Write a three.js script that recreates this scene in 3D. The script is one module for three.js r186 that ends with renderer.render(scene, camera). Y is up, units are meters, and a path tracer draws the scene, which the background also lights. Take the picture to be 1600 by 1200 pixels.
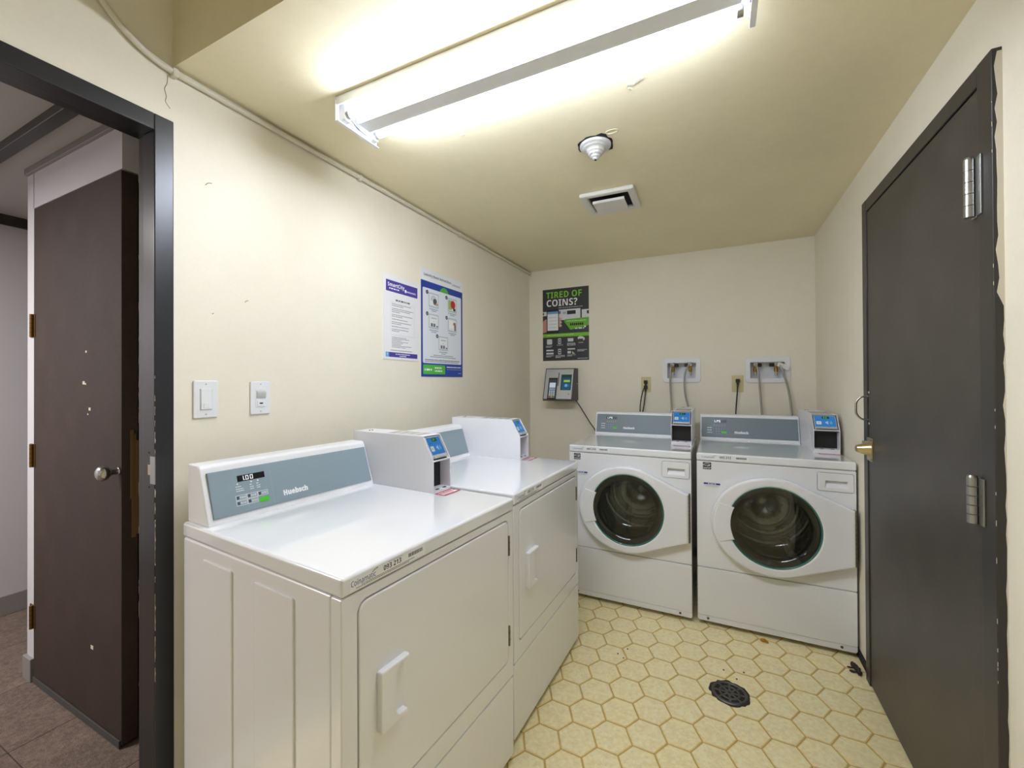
import * as THREE from 'three';
import { RoundedBoxGeometry } from 'three/addons/geometries/RoundedBoxGeometry.js';
import { mergeGeometries } from 'three/addons/utils/BufferGeometryUtils.js';
import { RectAreaLightUniformsLib } from 'three/addons/lights/RectAreaLightUniformsLib.js';

// ---------------------------------------------------------------- camera, light, exposure
const scene = new THREE.Scene();
scene.background = new THREE.Color(0x000000);
const camera = new THREE.PerspectiveCamera(2 * Math.atan(600 / 657.56) * 180 / Math.PI, 1600 / 1200, 0.02, 30);
camera.position.set(0, 1.30, 0);
camera.rotation.order = 'YXZ';
camera.rotation.set(0.310 * Math.PI / 180, 25.909 * Math.PI / 180, -0.293 * Math.PI / 180);
camera.setViewOffset(1600, 1200, 0, 8.74, 1600, 1200);
const renderer = new THREE.WebGLRenderer({ antialias: true });
renderer.toneMapping = THREE.LinearToneMapping;
renderer.toneMappingExposure = 1.0;
renderer.shadowMap.enabled = true;
RectAreaLightUniformsLib.init();
const TUBE_LIGHT = 65;          // radiance of the fluorescent tubes' area lights
const HALL_LIGHT = 50;

// ---------------------------------------------------------------- helpers
const V3 = (x, y, z) => new THREE.Vector3(x, y, z);
let seed = 12345;
const rnd = () => { seed = (seed * 1664525 + 1013904223) >>> 0; return seed / 4294967296; };
const rr = (a, b) => a + (b - a) * rnd();
const taken = {};
function numbered(n) { const k = taken[n] = (taken[n] ?? -1) + 1; return k ? n + '_' + String(k).padStart(3, '0') : n; }
function obj(name, geo, mat, parent, x = 0, y = 0, z = 0) {
  const g = Array.isArray(geo) ? mergeGeometries(geo.map((q) => (q.index ? q.toNonIndexed() : q)).map(clean)) : geo;
  const m = new THREE.Mesh(g, mat); m.name = name; m.position.set(x, y, z); m.castShadow = m.receiveShadow = true;
  parent.add(m); return m;
}
function clean(g) { for (const k of Object.keys(g.attributes)) if (!['position', 'normal', 'uv'].includes(k)) g.deleteAttribute(k); g.clearGroups(); return g; }
function thing(name, label, category, [x, y, z] = [0, 0, 0], turn = 0, group) {
  const o = new THREE.Group(); o.name = numbered(name); o.position.set(x, y, z); o.rotation.y = turn;
  o.userData = { label, category }; if (group) o.userData.group = group; scene.add(o); return o;
}
function tag(m, label, category, group) { m.name = numbered(m.name); m.userData = { label, category }; if (group) m.userData.group = group; return m; }
function struct(name, geo, mat, label) { const m = obj(name, geo, mat, scene); m.userData = { kind: 'structure', label, category: name.split('_')[0] }; return m; }
const rbox = (x0, x1, y0, y1, z0, z1, r = 0.004, s = 2) => new RoundedBoxGeometry(x1 - x0, y1 - y0, z1 - z0, s, Math.min(r, (x1 - x0) / 2.01, (y1 - y0) / 2.01, (z1 - z0) / 2.01)).translate((x0 + x1) / 2, (y0 + y1) / 2, (z0 + z1) / 2);
const box = (x0, x1, y0, y1, z0, z1) => uvBox(new THREE.BoxGeometry(x1 - x0, y1 - y0, z1 - z0).translate((x0 + x1) / 2, (y0 + y1) / 2, (z0 + z1) / 2));
function uvBox(g) {      // texture coordinates in metres from the dominant normal axis
  const p = g.attributes.position, n = g.attributes.normal, uv = new Float32Array(p.count * 2);
  for (let i = 0; i < p.count; i++) {
    const ax = Math.abs(n.getX(i)), ay = Math.abs(n.getY(i)), az = Math.abs(n.getZ(i));
    if (ay >= ax && ay >= az) { uv[2 * i] = p.getX(i); uv[2 * i + 1] = p.getZ(i); }
    else if (ax >= az) { uv[2 * i] = p.getZ(i); uv[2 * i + 1] = p.getY(i); }
    else { uv[2 * i] = p.getX(i); uv[2 * i + 1] = p.getY(i); }
  }
  g.setAttribute('uv', new THREE.BufferAttribute(uv, 2)); return g;
}
function rrShape(x0, x1, y0, y1, r, Cls = THREE.Shape) {
  const s = new Cls(), [a, b, c, d] = Array.isArray(r) ? r : [r, r, r, r];   // bottom-left, bottom-right, top-right, top-left
  s.moveTo(x0 + a, y0); s.lineTo(x1 - b, y0); if (b) s.absarc(x1 - b, y0 + b, b, -Math.PI / 2, 0, false);
  s.lineTo(x1, y1 - c); if (c) s.absarc(x1 - c, y1 - c, c, 0, Math.PI / 2, false);
  s.lineTo(x0 + d, y1); if (d) s.absarc(x0 + d, y1 - d, d, Math.PI / 2, Math.PI, false);
  s.lineTo(x0, y0 + a); if (a) s.absarc(x0 + a, y0 + a, a, Math.PI, 1.5 * Math.PI, false);
  return s;
}
const poly = (pts, Cls = THREE.Shape) => new Cls(pts.map(([x, y]) => new THREE.Vector2(x, y)));
function ext(shape, depth, bevel = 0, seg = 2, curve = 10) {   // from z = 0 to z = depth, bevel inside that range
  const g = new THREE.ExtrudeGeometry(shape, { depth: depth - 2 * bevel, bevelEnabled: bevel > 0, bevelThickness: bevel, bevelSize: bevel, bevelOffset: -bevel, bevelSegments: seg, curveSegments: curve });
  return g.translate(0, 0, bevel);
}
const extX = (shape, x0, x1, bevel = 0, seg = 2) => ext(shape, x1 - x0, bevel, seg).rotateY(-Math.PI / 2).translate(x1, 0, 0);   // shape drawn in (z, y), swept along x
const tube = (pts, r, seg = 24, rad = 8) => new THREE.TubeGeometry(new THREE.CatmullRomCurve3(pts), seg, r, rad, false);
const cyl = (r0, r1, h, n = 20) => new THREE.CylinderGeometry(r0, r1, h, n);
const lathe = (pts, n = 32) => new THREE.LatheGeometry(pts.map(([x, y]) => new THREE.Vector2(x, y)), n);

// ---------------------------------------------------------------- textures
function noise2(size, cells, sd) {       // tiling value noise
  const r = new Float32Array(cells * cells); let s = sd >>> 0;
  for (let i = 0; i < r.length; i++) { s = (s * 1664525 + 1013904223) >>> 0; r[i] = s / 4294967296; }
  const out = new Float32Array(size * size), k = cells / size;
  for (let y = 0; y < size; y++) for (let x = 0; x < size; x++) {
    const fx = x * k, fy = y * k, ix = Math.floor(fx), iy = Math.floor(fy); let u = fx - ix, v = fy - iy; u = u * u * (3 - 2 * u); v = v * v * (3 - 2 * v);
    const a = r[(iy % cells) * cells + ix % cells], b = r[(iy % cells) * cells + (ix + 1) % cells], c = r[((iy + 1) % cells) * cells + ix % cells], d = r[((iy + 1) % cells) * cells + (ix + 1) % cells];
    out[y * size + x] = a + (b - a) * u + (c - a) * v + (a - b - c + d) * u * v;
  }
  return out;
}
function dataTex(size, fn, srgb, repeat) {
  const d = new Uint8Array(size * size * 4);
  for (let i = 0; i < size * size; i++) { const c = fn(i); d[4 * i] = c[0]; d[4 * i + 1] = c[1]; d[4 * i + 2] = c[2]; d[4 * i + 3] = 255; }
  const t = new THREE.DataTexture(d, size, size); t.wrapS = t.wrapT = THREE.RepeatWrapping; t.magFilter = THREE.LinearFilter; t.minFilter = THREE.LinearMipmapLinearFilter; t.generateMipmaps = true;
  if (srgb) t.colorSpace = THREE.SRGBColorSpace; if (repeat) t.repeat.set(repeat, repeat); t.needsUpdate = true; return t;
}
function canvasTex(w, h, draw) {
  const c = document.createElement('canvas'); c.width = w; c.height = h; draw(c.getContext('2d'), w, h);
  const t = new THREE.CanvasTexture(c); t.colorSpace = THREE.SRGBColorSpace; t.anisotropy = 8; return t;
}
const S = 512, nA = noise2(S, 8, 11), nB = noise2(S, 32, 12), nC = noise2(S, 128, 13), nD = noise2(S, 256, 14), nE = noise2(S, 64, 15);
const cl = (v) => Math.max(0, Math.min(255, v));
const mono = (f) => (i) => { const v = cl(f(i)); return [v, v, v]; };
const tintTex = (c, f, rep) => dataTex(S, (i) => { const k = f(i); return [cl(c[0] * k), cl(c[1] * k), cl(c[2] * k)]; }, true, rep);
const wallBump = dataTex(S, mono((i) => 30 * nB[i] + 60 * nE[i] + 90 * nC[i] + 60 * nD[i]), false, 1.2);
const wallTex = tintTex([244, 238, 219], (i) => 0.985 + 0.012 * nA[i] + 0.008 * nB[i] + 0.01 * nD[i], 0.7);
const ceilTex = tintTex([244, 234, 200], (i) => 0.975 + 0.025 * nA[i] + 0.012 * nE[i] + 0.01 * nD[i], 0.6);
const doorTex = tintTex([64, 60, 56], (i) => 0.86 + 0.16 * nA[i] + 0.08 * nE[i] + 0.1 * nD[i], 1.3);
const leafTex = tintTex([58, 44, 40], (i) => 0.85 + 0.16 * nA[i] + 0.08 * nE[i] + 0.12 * nD[i], 1.3);
const fineBump = dataTex(S, mono((i) => 100 * nC[i] + 120 * nD[i]), false, 3);
const tileTex = dataTex(S, (i) => {
  const k = 0.97 + 0.06 * nB[i] + 0.05 * nE[i] + 0.03 * nD[i], sp = nC[i] * 0.62 + nD[i] * 0.38, d = sp > 0.80 ? 1 - Math.min(1, (sp - 0.80) * 5) : 1, y = nA[i] * 0.5 + nB[i] * 0.5;
  return [cl(243 * k * (0.6 + 0.4 * d)), cl((226 + 6 * y) * k * (0.6 + 0.4 * d)), cl((170 + 22 * y) * k * (0.62 + 0.38 * d))];
}, true, 2.6);
const carpetTex = tintTex([118, 102, 92], (i) => 0.72 + 0.2 * nE[i] + 0.25 * nD[i] + 0.12 * nA[i], 1.6);
const braidTex = dataTex(64, (i) => { const x = i % 64, y = i >> 6, a = ((x + y) % 16 < 8) !== ((x - y + 64) % 16 < 8); const v = a ? 205 : 120; return [v, v, v - 6]; }, true);
braidTex.repeat.set(60, 3);

// ---------------------------------------------------------------- materials
const std = (o) => new THREE.MeshStandardMaterial(o), phy = (o) => new THREE.MeshPhysicalMaterial(o);
const M = {
  wall: std({ map: wallTex, bumpMap: wallBump, bumpScale: 0.00016, roughness: 0.62 }),
  ceiling: std({ map: ceilTex, bumpMap: wallBump, bumpScale: 0.0002, roughness: 0.7 }),
  hallWall: std({ color: 0xcfcdd2, bumpMap: wallBump, bumpScale: 0.0002, roughness: 0.7 }),
  hallCeil: std({ color: 0xb9b6b4, roughness: 0.8 }),
  grout: std({ color: 0xc4a056, roughness: 0.8 }),
  tile: std({ map: tileTex, vertexColors: true, roughness: 0.42, bumpMap: fineBump, bumpScale: 0.0002 }),
  carpet: std({ map: carpetTex, roughness: 0.95, bumpMap: fineBump, bumpScale: 0.002 }),
  enamel: phy({ color: 0xf0f1f3, roughness: 0.24, clearcoat: 0.5, clearcoatRoughness: 0.12 }),
  enamelTop: phy({ color: 0xf2f4f6, roughness: 0.14, clearcoat: 1, clearcoatRoughness: 0.06 }),
  plastic: std({ color: 0xf1f2f4, roughness: 0.35 }),
  steelWhite: std({ color: 0xecebf0, roughness: 0.38 }),
  dryerPanel: std({ color: 0x8a9ca4, roughness: 0.42 }),
  washerPanel: std({ color: 0x77868d, roughness: 0.42 }),
  black: std({ color: 0x17181a, roughness: 0.45 }),
  blackMatte: std({ color: 0x1c1c1d, roughness: 0.8 }),
  rubber: std({ color: 0x222325, roughness: 0.55 }),
  doorDark: std({ map: doorTex, roughness: 0.42, bumpMap: fineBump, bumpScale: 0.0003 }),
  frameDark: std({ color: 0x33312f, roughness: 0.36 }),
  frameBlack: std({ color: 0x2a2b2f, roughness: 0.3 }),
  leafBrown: std({ map: leafTex, roughness: 0.72, bumpMap: fineBump, bumpScale: 0.0003 }),
  chrome: std({ color: 0xc9c8c4, metalness: 1, roughness: 0.22 }),
  steel: std({ color: 0xb4b5b4, metalness: 1, roughness: 0.34 }),
  darkSteel: std({ color: 0x6d6c69, metalness: 1, roughness: 0.45 }),
  drum: std({ color: 0xa3a09d, metalness: 1, roughness: 0.24, side: THREE.DoubleSide }),
  brass: std({ color: 0xb08a3c, metalness: 1, roughness: 0.32 }),
  paleBrass: std({ color: 0xcdbf98, metalness: 1, roughness: 0.28 }),
  bronze: std({ color: 0x7a5a30, metalness: 0.8, roughness: 0.45 }),
  hingeGrey: std({ color: 0x6f6a58, metalness: 0.5, roughness: 0.5 }),
  wood: std({ color: 0x8f6a45, roughness: 0.8, bumpMap: fineBump, bumpScale: 0.002 }),
  ivory: std({ color: 0xd9cc9a, roughness: 0.4 }),
  whitePlastic: std({ color: 0xf1f3f5, roughness: 0.34 }),
  offPaint: std({ color: 0xded7c4, roughness: 0.6 }),
  braid: std({ map: braidTex, metalness: 0.7, roughness: 0.4 }),
  darkGrey: std({ color: 0x4b4b4a, roughness: 0.5 }),
  silver: std({ color: 0xc6c8c9, roughness: 0.35, metalness: 0.35 }),
  ventWhite: std({ color: 0xe4e3dc, roughness: 0.5 }),
  detector: std({ color: 0xcfcfcc, roughness: 0.36, metalness: 0.25 }),
  fixture: std({ color: 0xf2f4f7, roughness: 0.4 }),
  greyBase: std({ color: 0x8d8a88, roughness: 0.6 }),
  maroon: std({ color: 0x9a1f3a, roughness: 0.5 }),
  paperWhite: std({ color: 0xf0f0ee, roughness: 0.5 }),
  orange: std({ color: 0xc98a1c, roughness: 0.7 }),
  lint: std({ color: 0x3d342e, roughness: 1 }),
  crack: std({ color: 0x8d8268, roughness: 0.9 }),
  teal: phy({ color: 0x2f6f66, roughness: 0.12, clearcoat: 1, clearcoatRoughness: 0.05 }),
  glass: phy({ color: 0xdde2e1, roughness: 0.02, transmission: 1, thickness: 0, ior: 1.5 }),
  smoke: phy({ color: 0x0e1010, roughness: 0.05, clearcoat: 1, clearcoatRoughness: 0.03 }),
  tubeGlow: std({ color: 0xffffff, emissive: 0xf6faff, emissiveIntensity: 2.6, roughness: 0.3 }),
  hallGlow: std({ color: 0xffffff, emissive: 0xfff8f0, emissiveIntensity: 2, roughness: 0.5 }),
  greenKey: std({ color: 0x4fc32a, roughness: 0.4 }),
};
const printMat = (tex, o = {}) => std({ map: tex, roughness: 0.45, ...o });
const screenMat = (tex, k = 0.55) => std({ color: 0x101010, emissive: 0xffffff, emissiveMap: tex, emissiveIntensity: k, roughness: 0.25 });

// ---------------------------------------------------------------- room shell
const XL = -1.466, XR = 0.592, ZB = -3.378, H = 2.247, HH = 2.62, ZF = 1.25, ZS = -0.69, T = 0.13;
{ // wall on the dryer side, with the doorway to the hall
  const s = poly([[ZB - T, 0], [-0.676, 0], [-0.676, 2.066], [0.235, 2.066], [0.235, 0], [ZF + T, 0], [ZF + T, HH], [ZB - T, HH]]);
  const w = struct('wall_left', ext(s, T).rotateY(-Math.PI / 2).translate(XL, 0, 0), M.wall, 'cream painted wall with the open doorway behind the dryers');
  // hairline crack above the doorway and small scuffs
  const ck = [[-0.678, 2.215], [-0.676, 2.19], [-0.670, 2.172], [-0.6745, 2.15], [-0.672, 2.135], [-0.684, 2.12]].map(([z, y]) => V3(XL + 0.0002, y, z));
  obj('crack', tube(ck, 0.0009, 20, 5), M.crack, w);
  for (const [z, y, l] of [[-0.905, 1.575, 0.012], [-0.80, 1.52, 0.005], [-0.78, 1.93, 0.02]]) obj('scuff', tube([V3(XL, y, z), V3(XL + 0.0004, y + l * 0.5, z - l * 0.4), V3(XL, y + l * 0.7, z - l)], 0.0011, 6, 5), M.crack, w);
}
const boxes = [[-0.364, -0.103, 1.279, 1.463], [0.181, 0.449, 1.277, 1.455]];     // washer outlet boxes in the back wall
{
  const s = poly([[XL, 0], [XR, 0], [XR, HH], [XL, HH]]);
  for (const [x0, x1, y0, y1] of boxes) s.holes.push(rrShape(x0 + 0.03, x1 - 0.03, y0 + 0.03, y1 - 0.035, 0, THREE.Path));
  struct('wall_back', ext(s, T).translate(0, 0, ZB - T), M.wall, 'cream painted end wall behind the two washers');
}
struct('wall_right', ext(poly([[ZB - T, 0], [-2.295, 0], [-2.295, 2.04], [-1.372, 2.04], [-1.372, 0], [ZF + T, 0], [ZF + T, HH], [ZB - T, HH]]), T).rotateY(-Math.PI / 2).translate(XR + T, 0, 0), M.wall, 'cream painted wall around the closed dark door');
struct('wall_front', box(XL, XR, 0, HH, ZF, ZF + T), M.wall, 'cream painted wall behind the viewer');
{
  const c = struct('ceiling', [box(XL - T, XR + T, H, H + 0.12, ZB - T, ZS), box(XL - T, XR + T, HH, HH + 0.1, ZS - 0.1, ZF + T), box(XL, XR, H + 0.11, HH, ZS - 0.1, ZS - 0.001)], M.ceiling, 'beige painted ceiling with a step up above the doorway');
  // peeling paint flakes
  for (const [x, z, a, l] of [[-0.24, -1.375, 0.3, 0.024], [-0.215, -1.365, -0.5, 0.03], [-0.245, -1.395, 1.1, 0.015], [-0.87, -1.37, 0.4, 0.014]]) { const f = obj('paint_flake', new RoundedBoxGeometry(l, 0.003, l * 0.4, 1, 0.001), M.offPaint, c, x, H - 0.0012, z); f.rotation.y = a; }
  obj('plaster_patch', new THREE.TorusGeometry(0.016, 0.0022, 6, 20).rotateX(Math.PI / 2).scale(1.4, 0.6, 0.8), M.ceiling, c, -0.352, H, -1.605);
}
// floor: hexagonal vinyl tiles on the tan joint layer
{
  const fl = struct('floor', box(XL - T, XR + T, -0.08, -0.0022, ZB - T, ZF + T), M.grout, 'yellow hexagon tile floor with tan joints');
  const a = [0.1124, -0.0617], b = [0.0017, -0.1317], c0 = [-0.4611, -1.744];
  const nb = [a, b, [b[0] - a[0], b[1] - a[1]], [-a[0], -a[1]], [-b[0], -b[1]], [a[0] - b[0], a[1] - b[1]]];
  const vt = nb.map((n, i) => { const m = nb[(i + 1) % 6]; return [(n[0] + m[0]) / 3, (n[1] + m[1]) / 3]; });
  const variant = (du, dv) => {
    const pos = [], col = [], uv = [], idx = [];
    const put = (x, y, z, c) => { pos.push(x, y, z); col.push(...c); uv.push(x + du, z + dv); };
    const body = [1, 1, 1], edge = [0.84, 0.74, 0.48];
    put(0, 0, 0, body);
    for (const [k, y, c] of [[0.905, 0, body], [0.945, -0.0002, edge], [0.978, -0.0020, edge]]) for (const [x, z] of vt) put(x * k, y, z * k, c);
    for (let i = 0; i < 6; i++) { const j = (i + 1) % 6; idx.push(0, 1 + i, 1 + j); for (let r = 0; r < 2; r++) { const p = 1 + r * 6; idx.push(p + i, p + 6 + i, p + j, p + j, p + 6 + i, p + 6 + j); } }
    const g = new THREE.BufferGeometry(); g.setAttribute('position', new THREE.Float32BufferAttribute(pos, 3)); g.setAttribute('color', new THREE.Float32BufferAttribute(col, 3)); g.setAttribute('uv', new THREE.Float32BufferAttribute(uv, 2)); g.setIndex(idx);
    g.computeVertexNormals(); if (g.attributes.normal.getY(0) < 0) { for (let i = 0; i < idx.length; i += 3) { const q = idx[i]; idx[i] = idx[i + 1]; idx[i + 1] = q; } g.setIndex(idx); g.computeVertexNormals(); }
    return g;
  };
  const geos = Array.from({ length: 10 }, (_, i) => variant(i * 0.137, i * 0.0913));
  const rest = []; let n = 0;
  for (let i = -12; i <= 14; i++) for (let j = -36; j <= 36; j++) {
    const x = c0[0] + i * a[0] + j * b[0], z = c0[1] + i * a[1] + j * b[1];
    if (x < XL - 0.08 || x > XR + 0.1 || z < ZB - 0.08 || z > ZF + 0.1) continue;
    const k = Math.floor(rr(0, 10));
    if (x > -0.80 && z > -2.62 && z < -0.25 && n < 300) { obj('tile', geos[k], M.tile, fl, x, 0, z); n++; }
    else rest.push(geos[k].clone().translate(x, 0, z));
  }
  const m = obj('tiles_under_machines', mergeGeometries(rest), M.tile, fl); m.userData.kind = 'stuff';
}
// black rubber base along the wall beside the dark door
struct('baseboard_right', rbox(XR - 0.006, XR + 0.001, 0, 0.04, ZB, -2.316, 0.002), M.blackMatte, 'low black rubber base between the washer and dark door');
struct('baseboard_back', rbox(XL, XR, 0, 0.06, ZB - 0.001, ZB + 0.006, 0.002), M.blackMatte, 'low black rubber base behind the washers');

// ---------------------------------------------------------------- doors
function chips(parent, pts, w, mat, nrm) {        // ragged strip of bare material along an edge, pts = [y0, y1] ranges
  for (const [at, along] of pts) { const g = new RoundedBoxGeometry(w[0], along, w[1], 1, 0.0005); obj('paint_chip', g, mat, parent, at[0], at[1], at[2]); }
}
{ // doorway beside the dryers: dark metal frame with strike plate
  const g = new THREE.Group(); g.name = 'door_1'; g.userData = { kind: 'structure', label: 'dark steel frame of the doorway beside the light switches', category: 'door' }; scene.add(g);
  const jamb = (z0, z1, zs0, zs1) => [rbox(XL - T - 0.004, XL + 0.004, 0, 2.08, z0, z1, 0.003)];
  // each member: face on the room side, then a rabbet towards the hall
  obj('jamb', [rbox(XL - 0.062, XL + 0.004, 0, 2.083, -0.692, -0.643, 0.003), rbox(XL - T - 0.006, XL - 0.05, 0, 2.06, -0.680, -0.664, 0.002)], M.frameBlack, g);
  obj('head', [rbox(XL - 0.062, XL + 0.004, 2.034, 2.083, -0.6435, 0.255, 0.003), rbox(XL - T - 0.006, XL - 0.05, 2.052, 2.07, -0.67, 0.24, 0.002)], M.frameBlack, g);
  obj('jamb', [rbox(XL - 0.062, XL + 0.004, 0, 2.083, 0.205, 0.255, 0.003), rbox(XL - T - 0.006, XL - 0.05, 0, 2.06, 0.222, 0.240, 0.002)], M.frameBlack, g);
  const sp = obj('strike_plate', [rbox(XL - 0.045, XL - 0.006, 0.985, 1.105, -0.6452, -0.6432, 0.0005), rbox(XL - 0.02, XL + 0.0055, 1.005, 1.085, -0.6445, -0.6425, 0.0005)], M.steel, g);
  obj('latch_hole', rbox(XL - 0.033, XL - 0.02, 1.03, 1.06, -0.6434, -0.6428, 0.0003), M.paleBrass, sp);
  for (const y of [0.995, 1.095]) obj('screw', cyl(0.003, 0.003, 0.001, 10).rotateX(Math.PI / 2), M.blackMatte, sp, XL - 0.026, y, -0.643);
  const ragged = (y0, y1, n, w0, w1, gap) => { const runs = []; let cur = null; for (let i = 0; i <= n; i++) { const y = y0 + (y1 - y0) * i / n, w = rnd() < gap ? 0 : w0 + (w1 - w0) * rnd() * rnd(); if (w === 0) { cur = null; continue; } if (!cur) runs.push(cur = []); cur.push([y, w]); } return runs.filter((r) => r.length > 1).map((r) => { const q = new THREE.Shape(); q.moveTo(0, r[0][0]); for (const [y, w] of r) q.lineTo(-w, y); q.lineTo(0, r[r.length - 1][0]); q.closePath(); return ext(q, 0.0005); }); };
  obj('worn_edge', ragged(0.42, 1.32, 110, 0.0002, 0.0024, 0.16).map((q) => q.rotateY(-Math.PI / 2).translate(XL + 0.0045, 0, -0.6436)), M.offPaint, g);
  for (let i = 0; i < 16; i++) { const y = rr(0.3, 2.03), l = rr(0.004, 0.04); obj('paint_chip', new RoundedBoxGeometry(0.0009, l, 0.0009, 1, 0.0003), M.offPaint, g, XL - T - 0.005, y, -0.6642); }
}
{ // hall door leaf standing across the hall
  const g = new THREE.Group(); g.name = 'door_3'; g.userData = { kind: 'structure', label: 'dark brown hall door with brass hinges and round knob seen through the doorway', category: 'door' }; scene.add(g);
  obj('leaf', uvBox(rbox(-2.676, -1.905, 0.012, 2.06, -0.788, -0.74, 0.002)), M.leafBrown, g);
  for (const [y0, y1] of [[1.50, 1.60], [0.935, 1.035], [0.235, 0.335]]) {
    const h = obj('hinge', [cyl(0.007, 0.007, y1 - y0, 12).translate(-2.679, (y0 + y1) / 2, -0.733), rbox(-2.712, -2.679, y0, y1, -0.7405, -0.7375, 0.0005), rbox(-2.679, -2.66, y0, y1, -0.7405, -0.7375, 0.0005)], M.bronze, g);
    for (const t of [0.2, 0.4, 0.6, 0.8]) obj('knuckle_gap', cyl(0.0073, 0.0073, 0.0015, 12), M.blackMatte, h, -2.679, y0 + (y1 - y0) * t, -0.733);
  }
  const kn = obj('knob', lathe([[0, 0.064], [0.013, 0.063], [0.022, 0.058], [0.027, 0.048], [0.025, 0.036], [0.016, 0.028], [0.011, 0.022], [0.011, 0.006], [0.013, 0.004]], 28).rotateX(Math.PI / 2), M.chrome, g, -1.921, 0.985, -0.74);
  obj('rosette', lathe([[0.010, 0.006], [0.013, 0.005], [0.0145, 0.0], [0.0, 0.0]], 28).rotateX(Math.PI / 2), M.chrome, kn);
  obj('splintered_edge', [rbox(-1.9065, -1.900, 0.74, 1.115, -0.782, -0.768, 0.003), rbox(-1.906, -1.898, 0.75, 1.09, -0.788, -0.780, 0.003), rbox(-1.9065, -1.899, 0.88, 1.13, -0.775, -0.764, 0.003)], M.wood, g);
  for (const [x, y, l] of [[-2.18, 1.42, 0.012], [-2.20, 1.30, 0.018], [-2.185, 1.296, 0.01], [-2.15, 1.20, 0.016], [-2.165, 1.18, 0.008], [-2.13, 0.30, 0.02]]) obj('paint_chip', new RoundedBoxGeometry(l, l * 0.7, 0.001, 1, 0.0004), M.offPaint, g, x, y, -0.7398);
  obj('door_sweep', rbox(-2.67, -1.91, 0.004, 0.03, -0.739, -0.734, 0.001), M.darkGrey, g);
}
{ // dark door in the wall on the washer side
  const X = XR - 0.018;
  const g = new THREE.Group(); g.name = 'door_2'; g.userData = { kind: 'structure', label: 'closed dark grey metal door with steel hinges and brass deadbolt', category: 'door' }; scene.add(g);
  const z0 = -2.314, z1 = -1.352, top = 2.060, w = 0.05;
  obj('jamb', rbox(X, XR + 0.10, 0, top, z0, z0 + w, 0.003), M.frameDark, g);
  obj('jamb', rbox(X, XR + 0.10, 0, top, z1 - w - 0.012, z1, 0.003), M.frameDark, g);
  obj('head', rbox(X + 0.0005, XR + 0.10, top - w, top - 0.0002, z0 + w - 0.001, z1 - w - 0.011, 0.003), M.frameDark, g);
  obj('leaf', uvBox(rbox(X + 0.004, X + 0.048, 0.008, top - w - 0.004, z0 + w + 0.003, z1 - w - 0.015, 0.002)), M.doorDark, g);
  const zh = z1 - w - 0.016;
  for (const [y0, y1] of [[1.695, 1.838], [0.945, 1.058]]) {
    const n = 5, hh = y1 - y0, parts = [];
    const h = obj('hinge', [rbox(X - 0.0035, X, y0, y1, zh + 0.004, zh + 0.026, 0.001), rbox(X + 0.002, X + 0.0045, y0, y1, zh - 0.03, zh - 0.004, 0.001)], M.steel, g);
    for (let i = 0; i < n; i++) obj('knuckle', new THREE.CylinderGeometry(0.0105, 0.0105, hh / n - 0.0015, 18), M.steel, h, X - 0.0105, y0 + hh * (i + 0.5) / n, zh - 0.006);
    obj('pin_cap', cyl(0.008, 0.0105, 0.006, 18), M.steel, h, X - 0.0105, y1 + 0.002, zh - 0.006);
  }
  const zl = z0 + w + 0.02;
  obj('pull_handle', tube([V3(X + 0.004, 1.226, zl), V3(X - 0.022, 1.225, zl), V3(X - 0.040, 1.205, zl), V3(X - 0.043, 1.178, zl), V3(X - 0.040, 1.150, zl), V3(X - 0.022, 1.130, zl), V3(X + 0.004, 1.129, zl)], 0.0042, 32, 10), M.chrome, g);
  for (const y of [1.243, 1.112]) obj('pull_screw', new THREE.SphereGeometry(0.006, 14, 10).scale(0.6, 1, 1), M.chrome, g, X + 0.002, y, zl);
  const lk = obj('lock_plate', extX(rrShape(zl - 0.03, zl + 0.038, 0.957, 1.053, 0.006), X - 0.0005, X + 0.0045, 0.0012), M.paleBrass, g);
  obj('cylinder', lathe([[0.0, 0.046], [0.012, 0.046], [0.015, 0.043], [0.028, 0.004], [0.029, 0]], 28).rotateZ(Math.PI / 2), M.paleBrass, lk, X, 1.006, zl + 0.004);
  for (const [dy, dz] of [[0.04, 0.03], [-0.04, 0.03]]) obj('screw', cyl(0.0035, 0.0035, 0.002, 10).rotateZ(Math.PI / 2), M.darkSteel, lk, X - 0.001, 1.005 + dy, zl + dz);
  obj('guard', rbox(X - 0.012, X + 0.002, 0.99, 1.035, zl - 0.05, zl - 0.03, 0.003), M.steel, g);
  // bare edge where the paint has come off between frame and wall
  const sh = []; for (let i = 0; i <= 60; i++) sh.push([0.10 + i * 0.0325, (i > 42 ? 0.008 : 0.0006) + (i > 42 || (i > 30 && i < 36) ? 0.006 : 0.003) * rnd()]);
  const s = new THREE.Shape(); s.moveTo(0, 0.1); for (const [y, d] of sh) s.lineTo(-d, y); s.lineTo(0, sh[60][0]); s.closePath();
  obj('bare_edge', ext(s, 0.0012).translate(XR, 0, z1), M.offPaint, g);
  for (let i = 0; i < 18; i++) obj('paint_chip', new RoundedBoxGeometry(0.001, rr(0.002, 0.014), 0.001, 1, 0.0003), M.offPaint, g, X + 0.0002, rr(0.1, 1.95), z1 - 0.0004);
}

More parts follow.
